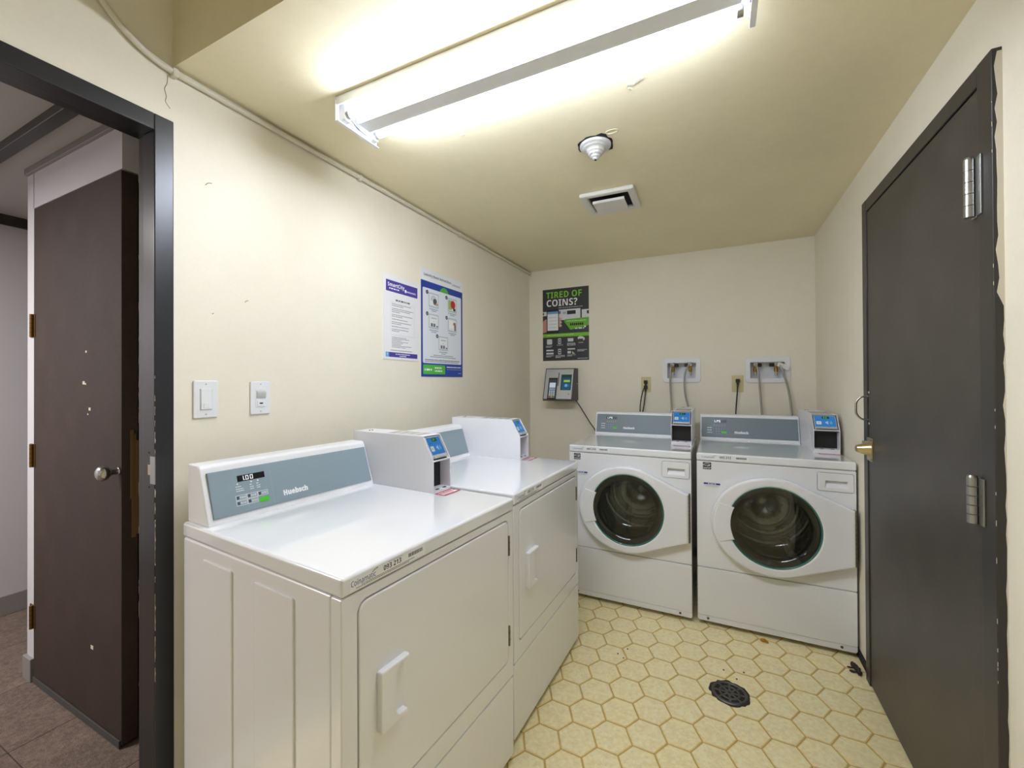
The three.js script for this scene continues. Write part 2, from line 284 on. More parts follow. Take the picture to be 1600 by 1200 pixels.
// ---------------------------------------------------------------- hall beyond the doorway
{
  const HX = -3.6, HZ = -0.742;
  const w1 = struct('wall_hall', [box(-2.755, -2.685, 0, 2.26, HZ - 0.12, HZ), box(-2.69, -1.905, 2.066, 2.26, HZ - 0.1, HZ)], M.hallWall, 'white hall wall around the brown door');
  struct('wall_hall_end', box(HX - 0.1, HX, 0, 2.4, -3.0, 2.2), M.hallWall, 'grey hall wall seen past the brown door');
  struct('wall_hall_side', box(-2.755, -2.65, 0, 2.26, -3.0, HZ - 0.115), M.hallWall, 'white hall wall running away behind the brown door');
  struct('wall_hall_near', box(HX - 0.1, XL - T, 0, 2.4, 2.2, 2.3), M.hallWall, 'hall wall out of view behind the doorway');
  struct('wall_hall_far', box(HX - 0.1, -2.65, 0, 2.4, -3.1, -3.0), M.hallWall, 'hall wall at the far end of the passage');
  struct('wall_hall_back', box(-2.66, XL - T, 0, 2.26, -1.4, -1.3), M.hallWall, 'hall wall hidden behind the brown door');
  struct('trim_1', rbox(-1.905, XL - T + 0.005, 0, 2.26, HZ - 0.14, HZ - 0.055, 0.003), M.blackMatte, 'black frame post beside the brown hall door');
  struct('ceiling_hall', box(HX - 0.1, XL - T, 2.247, 2.36, -3.1, 2.3), M.hallCeil, 'grey hall ceiling above the brown door');
  struct('trim_2', rbox(-3.6, XL - T, 2.215, 2.25, -0.645, -0.605, 0.003), M.frameDark, 'dark rail across the hall ceiling');
  struct('trim_3', rbox(HX, HX + 0.02, 2.19, 2.25, -3.0, 2.2, 0.003), M.frameDark, 'dark strip along the top of the grey hall wall');
  struct('trim_4', rbox(-2.755, -1.905, 2.22, 2.25, HZ - 0.01, HZ + 0.012, 0.003), M.greyBase, 'grey strip above the brown hall door');
  const f = struct('floor_hall', box(HX - 0.1, XL - T + 0.001, -0.08, -0.008, -3.1, 2.3), M.darkGrey, 'brown textured hall floor tiles');
  for (let i = 0; i < 5; i++) for (let j = 0; j < 9; j++) { const x0 = HX + i * 0.45, z0 = -3.0 + j * 0.61; obj('floor_tile', uvBox(rbox(x0 + 0.001, Math.min(x0 + 0.449, XL - T + 0.02), -0.008, 0, z0 + 0.001, z0 + 0.609, 0.0015, 1)), M.carpet, f); }
  struct('trim_5', box(XL - T - 0.002, XL + 0.002, -0.004, 0.006, -0.665, 0.225), M.darkSteel, 'metal threshold under the doorway');
  struct('baseboard_hall', rbox(HX, HX + 0.012, 0, 0.11, -3.0, 2.2, 0.003), M.greyBase, 'grey base along the far hall wall');
  struct('baseboard_hall_stub', rbox(-2.768, -2.684, 0, 0.10, HZ - 0.1, HZ + 0.012, 0.003), M.greyBase, 'grey base on the white wall end beside the brown door');
  // hall ceiling light (out of view)
  const t = thing('hall_light', 'flat white ceiling light panel out in the hall', 'light', [-2.85, 2.247, 0.55]);
  obj('housing', rbox(-0.31, 0.31, -0.05, 0, -0.31, 0.31, 0.01), M.fixture, t);
  obj('diffuser', rbox(-0.28, 0.28, -0.056, -0.045, -0.28, 0.28, 0.004), M.hallGlow, t);
  const l = new THREE.RectAreaLight(0xfffaf8, HALL_LIGHT, 0.54, 0.54); l.position.set(-2.85, 2.247 - 0.06, 0.55); l.lookAt(-2.85, 0, 0.55); scene.add(l);
}

// ---------------------------------------------------------------- fluorescent ceiling light
{
  const x0 = -1.13, x1 = 0.09, zc = -1.09, t = thing('fluorescent_light', 'long white two-tube fluorescent ceiling light without a cover', 'light', [(x0 + x1) / 2, H, zc]);
  const L = (x1 - x0) / 2;
  obj('pan', [rbox(-L, L, -0.022, 0, -0.089, 0.089, 0.002), rbox(-L + 0.001, L - 0.001, -0.03, -0.0015, 0.086, 0.092, 0.002), rbox(-L + 0.001, L - 0.001, -0.03, -0.0015, -0.092, -0.086, 0.002)], M.fixture, t);
  obj('ballast_cover', extX(poly([[-0.028, -0.066], [0.028, -0.066], [0.042, -0.02], [-0.042, -0.02]]), -L + 0.03, L - 0.03, 0.002), M.fixture, t);
  for (const s of [-1, 1]) {
    const e = obj('end_plate', [rbox(s * L - 0.002, s * L + 0.002, -0.084, 0, -0.094, 0.094, 0.0015), rbox(Math.min(s * L, s * (L - 0.012)), Math.max(s * L, s * (L - 0.012)), -0.084, -0.081, -0.094, 0.094, 0.001)], M.fixture, t);
    obj('screw', cyl(0.004, 0.004, 0.004, 10).rotateZ(Math.PI / 2), M.darkSteel, e, s * (L + 0.003), -0.03, 0.085);
    for (const k of [-1, 1]) obj('lamp_holder', rbox(s * L - 0.012 - 0.004 * s, s * L + 0.012 - 0.012 * s - 0.004 * s, -0.076, -0.02, k * 0.064 - 0.014, k * 0.064 + 0.014, 0.005), M.whitePlastic, e);
    obj('wire', tube([V3(s * (L - 0.012), -0.05, 0.045), V3(s * (L - 0.014), -0.068, 0.01), V3(s * (L - 0.012), -0.07, -0.03)], 0.0016, 14, 6), M.darkGrey, e);
  }
  for (const k of [-1, 1]) {
    const tb = obj('tube', new THREE.CylinderGeometry(0.0130, 0.0130, 2 * L - 0.07, 24).rotateZ(Math.PI / 2), M.tubeGlow, t, 0, -0.056, k * 0.064);
    for (const s of [-1, 1]) obj('tube_cap', cyl(0.0133, 0.0133, 0.014, 24).rotateZ(Math.PI / 2), M.steel, tb, s * (L - 0.032), 0, 0);
    // the light that each tube gives off: downward and to either side
    for (const a of [0, 1, -1]) {
      const l = new THREE.RectAreaLight(0xe6edff, TUBE_LIGHT, 2 * L - 0.1, 0.024);
      const th = a * 95 * Math.PI / 180, d = V3(0, -Math.cos(th), Math.sin(th)), p = V3((x0 + x1) / 2, H - 0.056, zc + k * 0.064).addScaledVector(d, 0.0145);
      l.position.copy(p); l.up.set(0, Math.abs(d.y) > 0.9 ? 0 : 1, Math.abs(d.y) > 0.9 ? 1 : 0); l.lookAt(p.clone().add(d)); scene.add(l);
    }
  }
}

// ---------------------------------------------------------------- things on the ceiling and walls
{
  const t = thing('heat_detector', 'stepped white cone detector in a rough ceiling hole', 'detector', [-0.432, H, -1.668]);
  const hole = new THREE.Shape(); for (let i = 0; i < 24; i++) { const a = i / 24 * Math.PI * 2, r = 0.070 + 0.003 * Math.sin(i * 2.1) + (i === 3 || i === 4 || i === 21 ? 0.010 : 0); (i ? hole.lineTo : hole.moveTo).call(hole, r * Math.cos(a), r * Math.sin(a)); }
  obj('ceiling_hole', ext(hole, 0.0015).rotateX(Math.PI / 2), M.blackMatte, t, 0, -0.0001, 0);
  obj('body', lathe([[0, -0.060], [0.008, -0.060], [0.011, -0.057], [0.011, -0.052], [0.017, -0.051], [0.019, -0.048], [0.019, -0.043], [0.026, -0.042], [0.028, -0.039], [0.028, -0.033], [0.033, -0.032], [0.035, -0.029], [0.035, -0.021], [0.045, -0.020], [0.050, -0.017], [0.050, -0.013], [0.057, -0.012], [0.062, -0.008], [0.062, -0.001]], 40), M.detector, t);
  obj('tip', cyl(0.004, 0.004, 0.003, 12), M.blackMatte, t, 0, -0.0605, 0);
}
{
  const t = thing('exhaust_fan', 'square white ceiling exhaust vent with hanging center panel', 'vent', [-0.490, H, -2.205], 0.02);
  const fr = rrShape(-0.135, 0.135, -0.133, 0.133, 0.011); fr.holes.push(rrShape(-0.100, 0.100, -0.098, 0.098, 0.003, THREE.Path));
  obj('frame', ext(fr, 0.022, 0.008, 2).rotateX(Math.PI / 2), M.ventWhite, t);
  obj('cavity', box(-0.1, 0.1, -0.002, 0.0, -0.1, 0.1), M.blackMatte, t);
  obj('center_panel', rbox(-0.080, 0.080, -0.040, -0.032, -0.088, 0.072, 0.003), M.ventWhite, t);
  for (const s of [-1, 1]) obj('bracket', rbox(s * 0.06 - 0.004, s * 0.06 + 0.004, -0.03, 0, -0.004, 0.004, 0.001), M.darkGrey, t);
  obj('center_panel_lip', rbox(-0.080, 0.080, -0.040, -0.026, 0.068, 0.072, 0.001), M.ventWhite, t);
}
{
  const c = thing('conduit', 'cream painted conduit along the top of the wall', 'conduit', [XL, 2.225, -2.0]);
  obj('pipe', tube([V3(0.012, 0.003, -1.375), V3(0.012, 0.003, -0.6), V3(0.012, 0.003, 0.3), V3(0.012, 0.002, 1.2), V3(0.012, 0.003, 1.30), V3(0.012, 0.006, 1.345), V3(0.012, 0.025, 1.40), V3(0.012, 0.06, 1.45), V3(0.012, 0.15, 1.53), V3(0.012, 0.38, 1.7)], 0.0085, 140, 12), M.offPaint, c);
  for (const z of [-1.36, -0.25, 0.58, 1.31]) obj('strap', rbox(0, 0.022, -0.012, 0.014, z - 0.008, z + 0.008, 0.004), M.offPaint, c);
}
// switch plates
function plate(name, label, cat, z0, z1, y0, y1) {
  const t = thing(name, label, cat, [XL, (y0 + y1) / 2, (z0 + z1) / 2], Math.PI / 2);   // local x runs to -z, local z out of the wall
  const w = (z0 - z1), h = y1 - y0; 
  obj('cover_plate', ext(rrShape(-w / 2, w / 2, -h / 2, h / 2, 0.004), 0.0065, 0.0028, 3), M.whitePlastic, t);
  for (const y of [-0.048, 0.048]) obj('screw', cyl(0.0025, 0.0025, 0.001, 10).rotateX(Math.PI / 2), M.silver, t, 0, y, 0.0066);
  return t;
}
{
  const t = plate('light_switch', 'white rocker light switch nearer to the doorway', 'switch', -0.743, -0.814, 1.187, 1.305);
  obj('switch_frame', rbox(-0.018, 0.018, -0.034, 0.034, 0.004, 0.0075, 0.001), M.silver, t);
  obj('rocker', rbox(-0.0155, 0.0165, -0.0325, 0.0325, 0.004, 0.0095, 0.0015).rotateX(-0.03), M.whitePlastic, t);
  obj('slide', rbox(-0.009, 0.009, -0.028, -0.013, 0.008, 0.0115, 0.001), M.whitePlastic, t);
  const u = plate('motion_sensor_switch', 'white motion sensor wall switch farther from the doorway', 'switch', -0.921, -0.993, 1.186, 1.302);
  obj('switch_frame', rbox(-0.018, 0.018, -0.034, 0.034, 0.004, 0.0078, 0.001), M.whitePlastic, u);
  obj('sensor_lens', new THREE.CylinderGeometry(0.012, 0.012, 0.032, 20, 1, false, -Math.PI / 2, Math.PI).rotateZ(Math.PI / 2).rotateY(0).scale(1, 1.15, 0.45), M.detector, u, 0, 0.012, 0.0075);
  obj('lower_button', rbox(-0.013, 0.013, -0.03, -0.009, 0.004, 0.0095, 0.001), M.whitePlastic, u);
  obj('slot', rbox(-0.006, 0.006, -0.022, -0.017, 0.009, 0.0102, 0.0005), M.black, u);
}
// posters
function poster(name, label, tex, w, h, place, turn, tilt = 0) {
  const t = thing(name, label, 'poster', place, turn);
  const b = obj('sheet', box(-w / 2, w / 2, -h / 2, h / 2, 0.0004, 0.0022), M.paperWhite, t), p = obj('print', new THREE.PlaneGeometry(w, h), printMat(tex, { roughness: 0.38 }), t, 0, 0, 0.0026);
  b.rotation.z = p.rotation.z = tilt; return t;
}
const greek = (c, x, y, w, h, col) => { c.fillStyle = col; let q = x; while (q < x + w) { const l = Math.min(rr(h * 0.8, h * 3.2), x + w - q); c.fillRect(q, y, l, h); q += l + h * 0.6; } };
poster('notice_poster', 'small white rules notice with purple bands on the wall', canvasTex(560, 840, (c, w, h) => {
  c.fillStyle = '#f1f1f2'; c.fillRect(0, 0, w, h);
  c.fillStyle = '#4a3f9c'; c.fillRect(38, 52, w - 76, 112);
  c.fillStyle = '#fff'; c.font = 'bold 52px sans-serif'; c.fillText('SmartCity', 62, 112); greek(c, 84, 126, 150, 13, '#fff');
  c.beginPath(); c.arc(330, 122, 17, 0, 7); c.fill(); c.font = 'bold 27px sans-serif'; c.fillText('coinamatic', 352, 132);
  greek(c, 178, 232, 220, 16, '#5b5b60');
  c.strokeStyle = '#c4c4c9'; c.lineWidth = 2; c.strokeRect(104, 262, w - 190, 330);
  let y = 278; for (const n of [2, 3, 2, 1, 2, 1, 2]) { for (let i = 0; i < n; i++) { greek(c, 122, y, i === n - 1 && n > 1 ? rr(90, 200) : rr(240, 330), 7, '#77777d'); y += 17; } y += 11; }
  y = 612; for (let i = 0; i < 8; i++) { greek(c, 124, y, rr(120, 320), 6, '#77777d'); y += 14; }
  greek(c, 108, 742, 330, 7, '#77777d');
  c.fillStyle = '#4a3f9c'; c.fillRect(86, 766, w - 124, 48); c.fillStyle = '#58a5d6'; c.fillRect(38, 766, 48, 48); c.fillStyle = '#fff'; c.font = 'bold 36px sans-serif'; c.fillText('?', 52, 803); greek(c, 180, 778, 220, 8, '#fff'); greek(c, 240, 796, 100, 8, '#fff');
}), 0.281, 0.424, [XL, 1.6205, -1.7145], Math.PI / 2, -0.008);
poster('instruction_poster', 'tall blue and green washing instruction poster with five pictures', canvasTex(700, 1010, (c, w, h) => {
  c.fillStyle = '#eff2f5'; c.fillRect(0, 0, w, h); c.fillStyle = '#1f3fa0'; c.fillRect(0, 112, w, h - 112);
  c.fillStyle = '#1d2f52'; c.font = 'bold 34px sans-serif'; c.fillText('Laundry Room Instructions', 44, 64); c.fillStyle = '#4a5a78'; c.font = 'italic 30px serif'; c.fillText('Coinamatic', 500, 74);
  c.fillStyle = '#55b848'; c.beginPath(); c.arc(370, 210, 84, Math.PI, 0); c.fill();
  c.fillStyle = '#e9eff6'; c.beginPath(); c.roundRect(26, 176, w - 52, 706, 16); c.fill();
  const pic = (x, y, n, f) => { c.fillStyle = '#1b2540'; c.beginPath(); c.arc(x - 22, y + 4, 19, 0, 7); c.fill(); c.fillStyle = '#fff'; c.font = 'bold 22px sans-serif'; c.fillText(n, x - 28, y + 12); c.fillStyle = '#c3ccd4'; c.beginPath(); c.roundRect(x, y, 160, 140, 12); c.fill(); c.fillStyle = '#eef2f4'; c.beginPath(); c.roundRect(x + 12, y + 12, 136, 112, 8); c.fill(); f(x, y); greek(c, x + 10, y + 152, 140, 7, '#6c7685'); greek(c, x + 40, y + 168, 80, 7, '#6c7685'); };
  const keys = (x, y) => { greek(c, x + 40, y + 34, 84, 8, '#8d949c'); c.fillStyle = '#8a4a44'; c.fillRect(x + 74, y + 66, 6, 6); c.fillStyle = '#6b6f75'; for (const k of [0, 1]) c.fillRect(x + 34 + k * 40, y + 88, 30, 32); c.fillRect(x + 120, y + 106, 26, 14); };
  pic(116, 210, '1', (x, y) => { c.fillStyle = '#cfd3d8'; c.beginPath(); c.arc(x + 80, y + 74, 52, Math.PI, 0); c.fill(); c.fillStyle = '#5a5560'; c.beginPath(); c.arc(x + 100, y + 80, 30, 0, 7); c.fill(); c.fillStyle = '#caa08a'; c.fillRect(x + 108, y + 92, 40, 22); });
  pic(430, 210, '2', (x, y) => { c.fillStyle = '#9fbf74'; c.fillRect(x + 14, y + 20, 60, 96); c.fillStyle = '#c22d33'; c.beginPath(); c.arc(x + 94, y + 60, 42, 0, 7); c.fill(); c.fillStyle = '#2a2226'; c.fillRect(x + 98, y + 96, 40, 26); });
  pic(116, 412, '3', keys);
  pic(430, 412, '4', (x, y) => { c.fillStyle = '#fff'; c.fillRect(x + 26, y + 26, 76, 76); c.fillStyle = '#a5705c'; c.fillRect(x + 96, y + 40, 44, 26); c.fillStyle = '#6c4436'; c.fillRect(x + 118, y + 62, 24, 60); });
  pic(272, 612, '5', keys);
  greek(c, 190, 800, 330, 7, '#77808c'); greek(c, 140, 816, 430, 7, '#77808c'); greek(c, 60, 846, 580, 8, '#3c4656'); greek(c, 60, 862, 560, 7, '#6c7685');
  c.fillStyle = '#55c046'; c.beginPath(); c.roundRect(30, 896, 350, 90, 10); c.fill(); greek(c, 52, 934, 110, 18, '#fff'); greek(c, 210, 918, 110, 13, '#fff'); greek(c, 210, 948, 120, 13, '#fff');
  greek(c, 408, 908, 262, 10, '#fff'); greek(c, 408, 934, 262, 6, '#9fb2e0'); greek(c, 620, 970, 50, 7, '#c8d4f0');
}), 0.421, 0.607, [XL, 1.6285, -2.0775], Math.PI / 2);
poster('payment_poster', 'black and green poster with large lettering on the end wall', canvasTex(680, 1020, (c, w, h) => {
  c.fillStyle = '#33353a'; c.fillRect(0, 0, w, h);
  c.font = 'bold 122px sans-serif'; c.fillStyle = '#86d232'; c.fillText('TIRED OF', 52, 128, 575); c.fillStyle = '#f4f5f5'; c.font = 'bold 132px sans-serif'; c.fillText('COINS?', 52, 246, 575);
  greek(c, 240, 268, 350, 10, '#b9bcc0');
  c.fillStyle = '#dfe1e3'; c.fillRect(0, 316, 110, 60); c.fillRect(230, 300, 330, 150); c.fillRect(580, 320, 100, 120);
  c.fillStyle = '#26272a'; c.fillRect(366, 322, 126, 52); c.fillRect(0, 330, 18, 30); c.fillRect(652, 338, 28, 44); c.fillStyle = '#8fb4dc'; c.fillRect(306, 334, 44, 30); c.fillStyle = '#70747a'; c.fillRect(232, 320, 40, 40);
  c.fillStyle = '#c9917c'; c.beginPath(); c.ellipse(40, 520, 60, 100, 0.3, 0, 7); c.fill(); c.fillStyle = '#d8b3a4'; for (let i = 0; i < 3; i++) { c.beginPath(); c.ellipse(256, 430 + i * 46, 34, 22, 0.3, 0, 7); c.fill(); }
  c.fillStyle = '#1b1c20'; c.beginPath(); c.roundRect(60, 292, 186, 340, 22); c.fill(); c.fillStyle = '#f3f5f7'; c.fillRect(72, 320, 162, 270); c.fillStyle = '#6fa6d8'; c.fillRect(72, 320, 162, 34); for (let i = 0; i < 4; i++) greek(c, 92, 400 + i * 48, 120, 8, '#b9c0c8');
  c.fillStyle = '#6cb52d'; c.beginPath(); c.moveTo(320, 470); for (let i = 0; i < 14; i++) c.lineTo(320 + (i % 2) * 18 + i * 6, 470 + (i % 2 ? 20 : 0) + i * 8); c.lineTo(680, 540); c.lineTo(680, 430); c.lineTo(340, 440); c.fill();
  c.fillStyle = '#1f2420'; for (let i = 0; i < 7; i++) c.fillRect(410 + i * 28, 500, 22, 34); greek(c, 360, 464, 280, 9, '#d5ecc0');
  greek(c, 482, 566, 130, 20, '#e4e6e8'); c.fillStyle = '#e4e6e8'; c.fillRect(612, 546, 26, 22);
  c.fillStyle = '#7bc02c'; c.fillRect(0, 636, w, 50); greek(c, 60, 652, 400, 10, '#bfe08f');
  c.fillStyle = '#d9dbdd'; c.beginPath(); c.roundRect(62, 712, 80, 76, 12); c.fill(); for (const y of [706, 854]) { c.beginPath(); c.roundRect(230, y, 46, 78, 8); c.fill(); c.fillStyle = '#33353a'; c.fillRect(236, y + 14, 34, 50); c.fillStyle = '#d9dbdd'; c.fillRect(244, y + 28, 18, 20); }
  c.fillRect(374, 710, 82, 46); c.beginPath(); c.ellipse(570, 720, 52, 30, 0.2, 0, 7); c.fill(); c.fillStyle = '#33353a'; c.fillRect(530, 724, 66, 34); c.fillStyle = '#d9dbdd';
  c.fillRect(52, 862, 110, 22); c.fillRect(52, 904, 110, 26); c.fillRect(370, 852, 110, 18); c.fillRect(370, 890, 50, 34); c.fillStyle = '#d8cf9a'; c.beginPath(); c.moveTo(436, 890); c.lineTo(480, 930); c.lineTo(440, 930); c.fill();
  for (const [x, y, l] of [[48, 806, 100], [48, 820, 80], [212, 796, 90], [366, 776, 120], [366, 790, 120], [366, 804, 120], [532, 772, 70], [48, 944, 116], [48, 958, 80], [192, 944, 140], [192, 958, 140], [192, 972, 80], [366, 940, 120], [366, 954, 70], [514, 872, 140], [514, 888, 100], [514, 990, 150]]) greek(c, x, y, l, 9, '#cfd1d4');
}), 0.405, 0.609, [-1.139, 1.7725, ZB], 0);

// card value machine on the end wall
{
  const t = thing('payment_terminal', 'grey card payment machine below the black poster', 'terminal', [-1.158, 1.2675, ZB]);
  const prof = poly([[0, -0.1325], [0.155, -0.1325], [0.160, -0.126], [0.078, 0.1325], [0, 0.1325]]);
  obj('case', extX(prof, -0.128, 0.128, 0.004), M.darkGrey, t);
  const th = Math.atan2(0.082, 0.2585), f = new THREE.Group(); f.name = 'face'; f.position.set(0, 0.004, 0.1185); f.rotation.x = -th; t.add(f);
  obj('faceplate', rbox(-0.119, 0.116, -0.128, 0.126, -0.004, 0.005, 0.002), M.silver, f);
  obj('reader_slot', rbox(-0.088, -0.012, -0.13, 0.05, 0.002, 0.009, 0.002), M.black, f);
  obj('keypad', new THREE.PlaneGeometry(0.066, 0.160), screenMat(canvasTex(132, 320, (c) => { c.fillStyle = '#3a3f48'; c.fillRect(0, 0, 132, 320); c.fillStyle = '#dfeaf4'; c.fillRect(14, 54, 104, 84); c.fillStyle = '#9fb6cc'; c.fillRect(14, 150, 104, 26); for (let r = 0; r < 4; r++) for (let k = 0; k < 3; k++) { c.fillStyle = r === 3 ? ['#c94a3c', '#d9b23a', '#4aa85c'][k] : '#cdd8e2'; c.fillRect(16 + k * 36, 188 + r * 32, 28, 22); } }), 0.6), f, -0.05, -0.045, 0.0095);
  obj('divider', rbox(-0.006, -0.002, -0.02, 0.095, 0.003, 0.012, 0.001), M.darkGrey, f);
  obj('display', new THREE.PlaneGeometry(0.088, 0.132), screenMat(canvasTex(176, 264, (c) => { c.fillStyle = '#0c3f34'; c.fillRect(0, 0, 176, 264); c.fillStyle = '#15587a'; c.fillRect(22, 56, 140, 196); c.fillStyle = '#b4d637'; c.fillRect(48, 92, 104, 36); c.fillStyle = '#7db7e0'; c.beginPath(); c.arc(92, 186, 26, 0, 7); c.fill(); c.fillStyle = '#2f74a8'; c.fillRect(128, 170, 26, 34); }), 0.6), f, 0.062, 0.012, 0.0058);
  obj('button', cyl(0.004, 0.004, 0.004, 12).rotateX(Math.PI / 2), M.darkSteel, f, 0.092, -0.088, 0.006);
  obj('maker_mark', new THREE.PlaneGeometry(0.06, 0.018), printMat(canvasTex(180, 54, (c) => { c.fillStyle = '#c6c8c9'; c.fillRect(0, 0, 180, 54); c.fillStyle = '#6c7684'; c.font = 'italic 30px serif'; c.fillText('Coinamatic', 6, 40); })), f, -0.082, 0.11, 0.0056);
  obj('lock', cyl(0.006, 0.006, 0.004, 16).rotateZ(Math.PI / 2), M.chrome, t, 0.1295, 0.005, 0.045);
  obj('base_foot', rbox(-0.09, -0.03, -0.143, -0.131, 0.05, 0.13, 0.003), M.whitePlastic, t);
  tag(obj('power_cord', tube([V3(-1.035, 1.137, -3.32), V3(-1.012, 1.105, -3.325), V3(-0.965, 1.04, -3.31), V3(-0.905, 0.965, -3.275), V3(-0.855, 0.91, -3.24), V3(-0.835, 0.84, -3.235), V3(-0.835, 0.4, -3.24), V3(-0.835, 0.006, -3.25)], 0.0042, 60, 8), M.black, scene), 'thin black cord hanging from the card payment machine', 'cord');
}
// outlets and plugged cords
function outlet(label, x, y, plugs) {
  const t = thing('wall_outlet', label, 'outlet', [x, y, ZB]);
  obj('cover_plate', ext(rrShape(-0.036, 0.036, -0.0585, 0.0585, 0.003), 0.006, 0.0024, 2), M.ivory, t);
  for (const dy of [0.020, -0.020]) { const r = obj('receptacle', rbox(-0.016, 0.016, dy - 0.0135, dy + 0.0135, 0.004, 0.0075, 0.002), M.ivory, t); for (const s of [-0.006, 0.006]) obj('slot', rbox(s - 0.0012, s + 0.0012, dy - 0.003, dy + 0.006, 0.007, 0.008, 0.0002), M.black, r); }
  obj('screw', cyl(0.003, 0.003, 0.0012, 10).rotateX(Math.PI / 2), M.steel, t, 0, 0, 0.0064);
}
outlet('ivory wall outlet with two black plugs', -0.4895, 1.2645, 2);
outlet('ivory wall outlet with one black plug', 0.1345, 1.271, 1);
function cord(label, x, y, pts, grp) {
  const t = thing('power_cord', label, 'cord', [x, y, ZB]);
  obj('plug', [rbox(-0.013, 0.013, -0.013, 0.013, 0.0078, 0.034, 0.005), cyl(0.006, 0.009, 0.02, 12).translate(0, -0.019, 0.025)], M.black, t);
  obj('cable', tube([V3(0, -0.022, 0.025), ...pts.map(([a, b, c]) => V3(a - x, b - y, c - ZB))], 0.0042, 50, 8), M.black, t);
}
cord('black cord from the upper socket of the two-plug outlet', -0.4895, 1.2845, [[-0.508, 1.21, -3.332], [-0.524, 1.12, -3.325], [-0.524, 1.04, -3.30], [-0.522, 0.9, -3.255], [-0.52, 0.62, -3.25]]);
cord('black cord from the lower socket of the two-plug outlet', -0.4895, 1.2445, [[-0.493, 1.17, -3.342], [-0.502, 1.10, -3.342], [-0.511, 1.04, -3.34], [-0.50, 0.95, -3.335], [-0.49, 0.85, -3.335]]);
cord('black cord hanging from the one-plug ivory outlet', 0.1345, 1.291, [[0.130, 1.20, -3.335], [0.122, 1.10, -3.33], [0.119, 1.04, -3.31], [0.12, 0.9, -3.25], [0.12, 0.5, -3.24]]);
// washer outlet boxes with valves, and the hoses
boxes.forEach(([x0, x1, y0, y1], n) => {
  const t = thing('valve_box', n ? 'white recessed washer valve box nearest the dark door' : 'white recessed washer valve box nearer the card machine', 'valve box', [(x0 + x1) / 2, (y0 + y1) / 2, ZB]);
  const w = (x1 - x0) / 2, h = (y1 - y0) / 2, a = w - 0.032, b0 = -h + 0.032, b1 = h - 0.037;
  const s = rrShape(-w, w, -h, h, 0.026); s.holes.push(rrShape(-a, a, b0, b1, 0.006, THREE.Path));
  obj('rim', ext(s, 0.009, 0.003, 3), M.whitePlastic, t, 0, 0, 0.0002);
  obj('recess', [box(-a - 0.001, a + 0.001, b0 - 0.001, b1 + 0.001, -0.082, -0.08), box(-a - 0.002, -a, b0, b1, -0.08, 0.004), box(a, a + 0.002, b0, b1, -0.08, 0.004), box(-a, a, b1, b1 + 0.002, -0.08, 0.004), box(-a, a, b0 - 0.002, b0, -0.08, 0.004)], M.whitePlastic, t);
  const xs = n ? [-0.07, 0.055] : [-0.062, 0.058];
  xs.forEach((x, k) => {
    const v = obj('valve', [cyl(0.010, 0.010, 0.052, 14).translate(x, b1 - 0.030, -0.03), cyl(0.0135, 0.0135, 0.02, 6).translate(x, b1 - 0.055, -0.03), cyl(0.012, 0.012, 0.05, 14).rotateX(Math.PI / 2).translate(x, b1 - 0.014, -0.03)], M.brass, t);
    obj('valve_nut', lathe([[0.0, 0.012], [0.012, 0.012], [0.014, 0.006], [0.014, -0.006], [0, -0.006]], 18).rotateX(Math.PI / 2), M.chrome, v, x, b1 - 0.014, -0.002);
    obj('stub', cyl(0.0085, 0.0085, 0.03, 14), M.chrome, v, x, b1 - 0.078, -0.03);
    obj('valve_handle', rbox(x + (k ? -0.04 : 0.012), x + (k ? -0.012 : 0.04), b1 - 0.03, b1 - 0.006, -0.036, -0.024, 0.004), M.black, v);
  });
});
function hose(label, pts, tagged) {
  const p = pts.map((q) => V3(...q)), o = p[0].clone(), t = thing('water_hose', label, 'hose', [o.x, o.y, o.z], 0, 'braided hoses of the washers');
  obj('braided_hose', tube(p.map((q) => q.clone().sub(o)), 0.0068, 70, 10), M.braid, t);
  obj('collar', cyl(0.0125, 0.0115, 0.022, 16).rotateX(Math.PI / 2), M.chrome, t, 0, 0, -0.008);
  if (tagged) obj('paper_tag', new RoundedBoxGeometry(0.075, 0.03, 0.0012, 1, 0.0005).rotateZ(-0.42).rotateY(0.25), M.paperWhite, t, 0.035, -0.016, 0.014);
}
hose('straight braided hose behind the washer next to the dryers', [[-0.297, 1.412, -3.352], [-0.303, 1.396, -3.335], [-0.307, 1.34, -3.328], [-0.309, 1.27, -3.328], [-0.300, 1.08, -3.32], [-0.30, 0.9, -3.27], [-0.30, 0.5, -3.24]]);
hose('curved braided hose above the coin box of the washer beside the dryers', [[-0.176, 1.412, -3.352], [-0.188, 1.398, -3.334], [-0.206, 1.345, -3.328], [-0.211, 1.28, -3.328], [-0.205, 1.19, -3.325], [-0.184, 1.09, -3.32], [-0.172, 0.95, -3.27], [-0.17, 0.5, -3.24]]);
hose('straight braided hose beside the one-plug outlet, behind the corner washer', [[0.245, 1.404, -3.352], [0.252, 1.385, -3.335], [0.262, 1.30, -3.328], [0.270, 1.18, -3.325], [0.278, 1.05, -3.315], [0.28, 0.9, -3.27], [0.28, 0.5, -3.24]]);
hose('bowed braided hose with a white paper tag at its valve', [[0.370, 1.404, -3.352], [0.388, 1.385, -3.333], [0.415, 1.30, -3.328], [0.437, 1.19, -3.325], [0.447, 1.05, -3.315], [0.445, 0.9, -3.27], [0.44, 0.5, -3.24]], true);

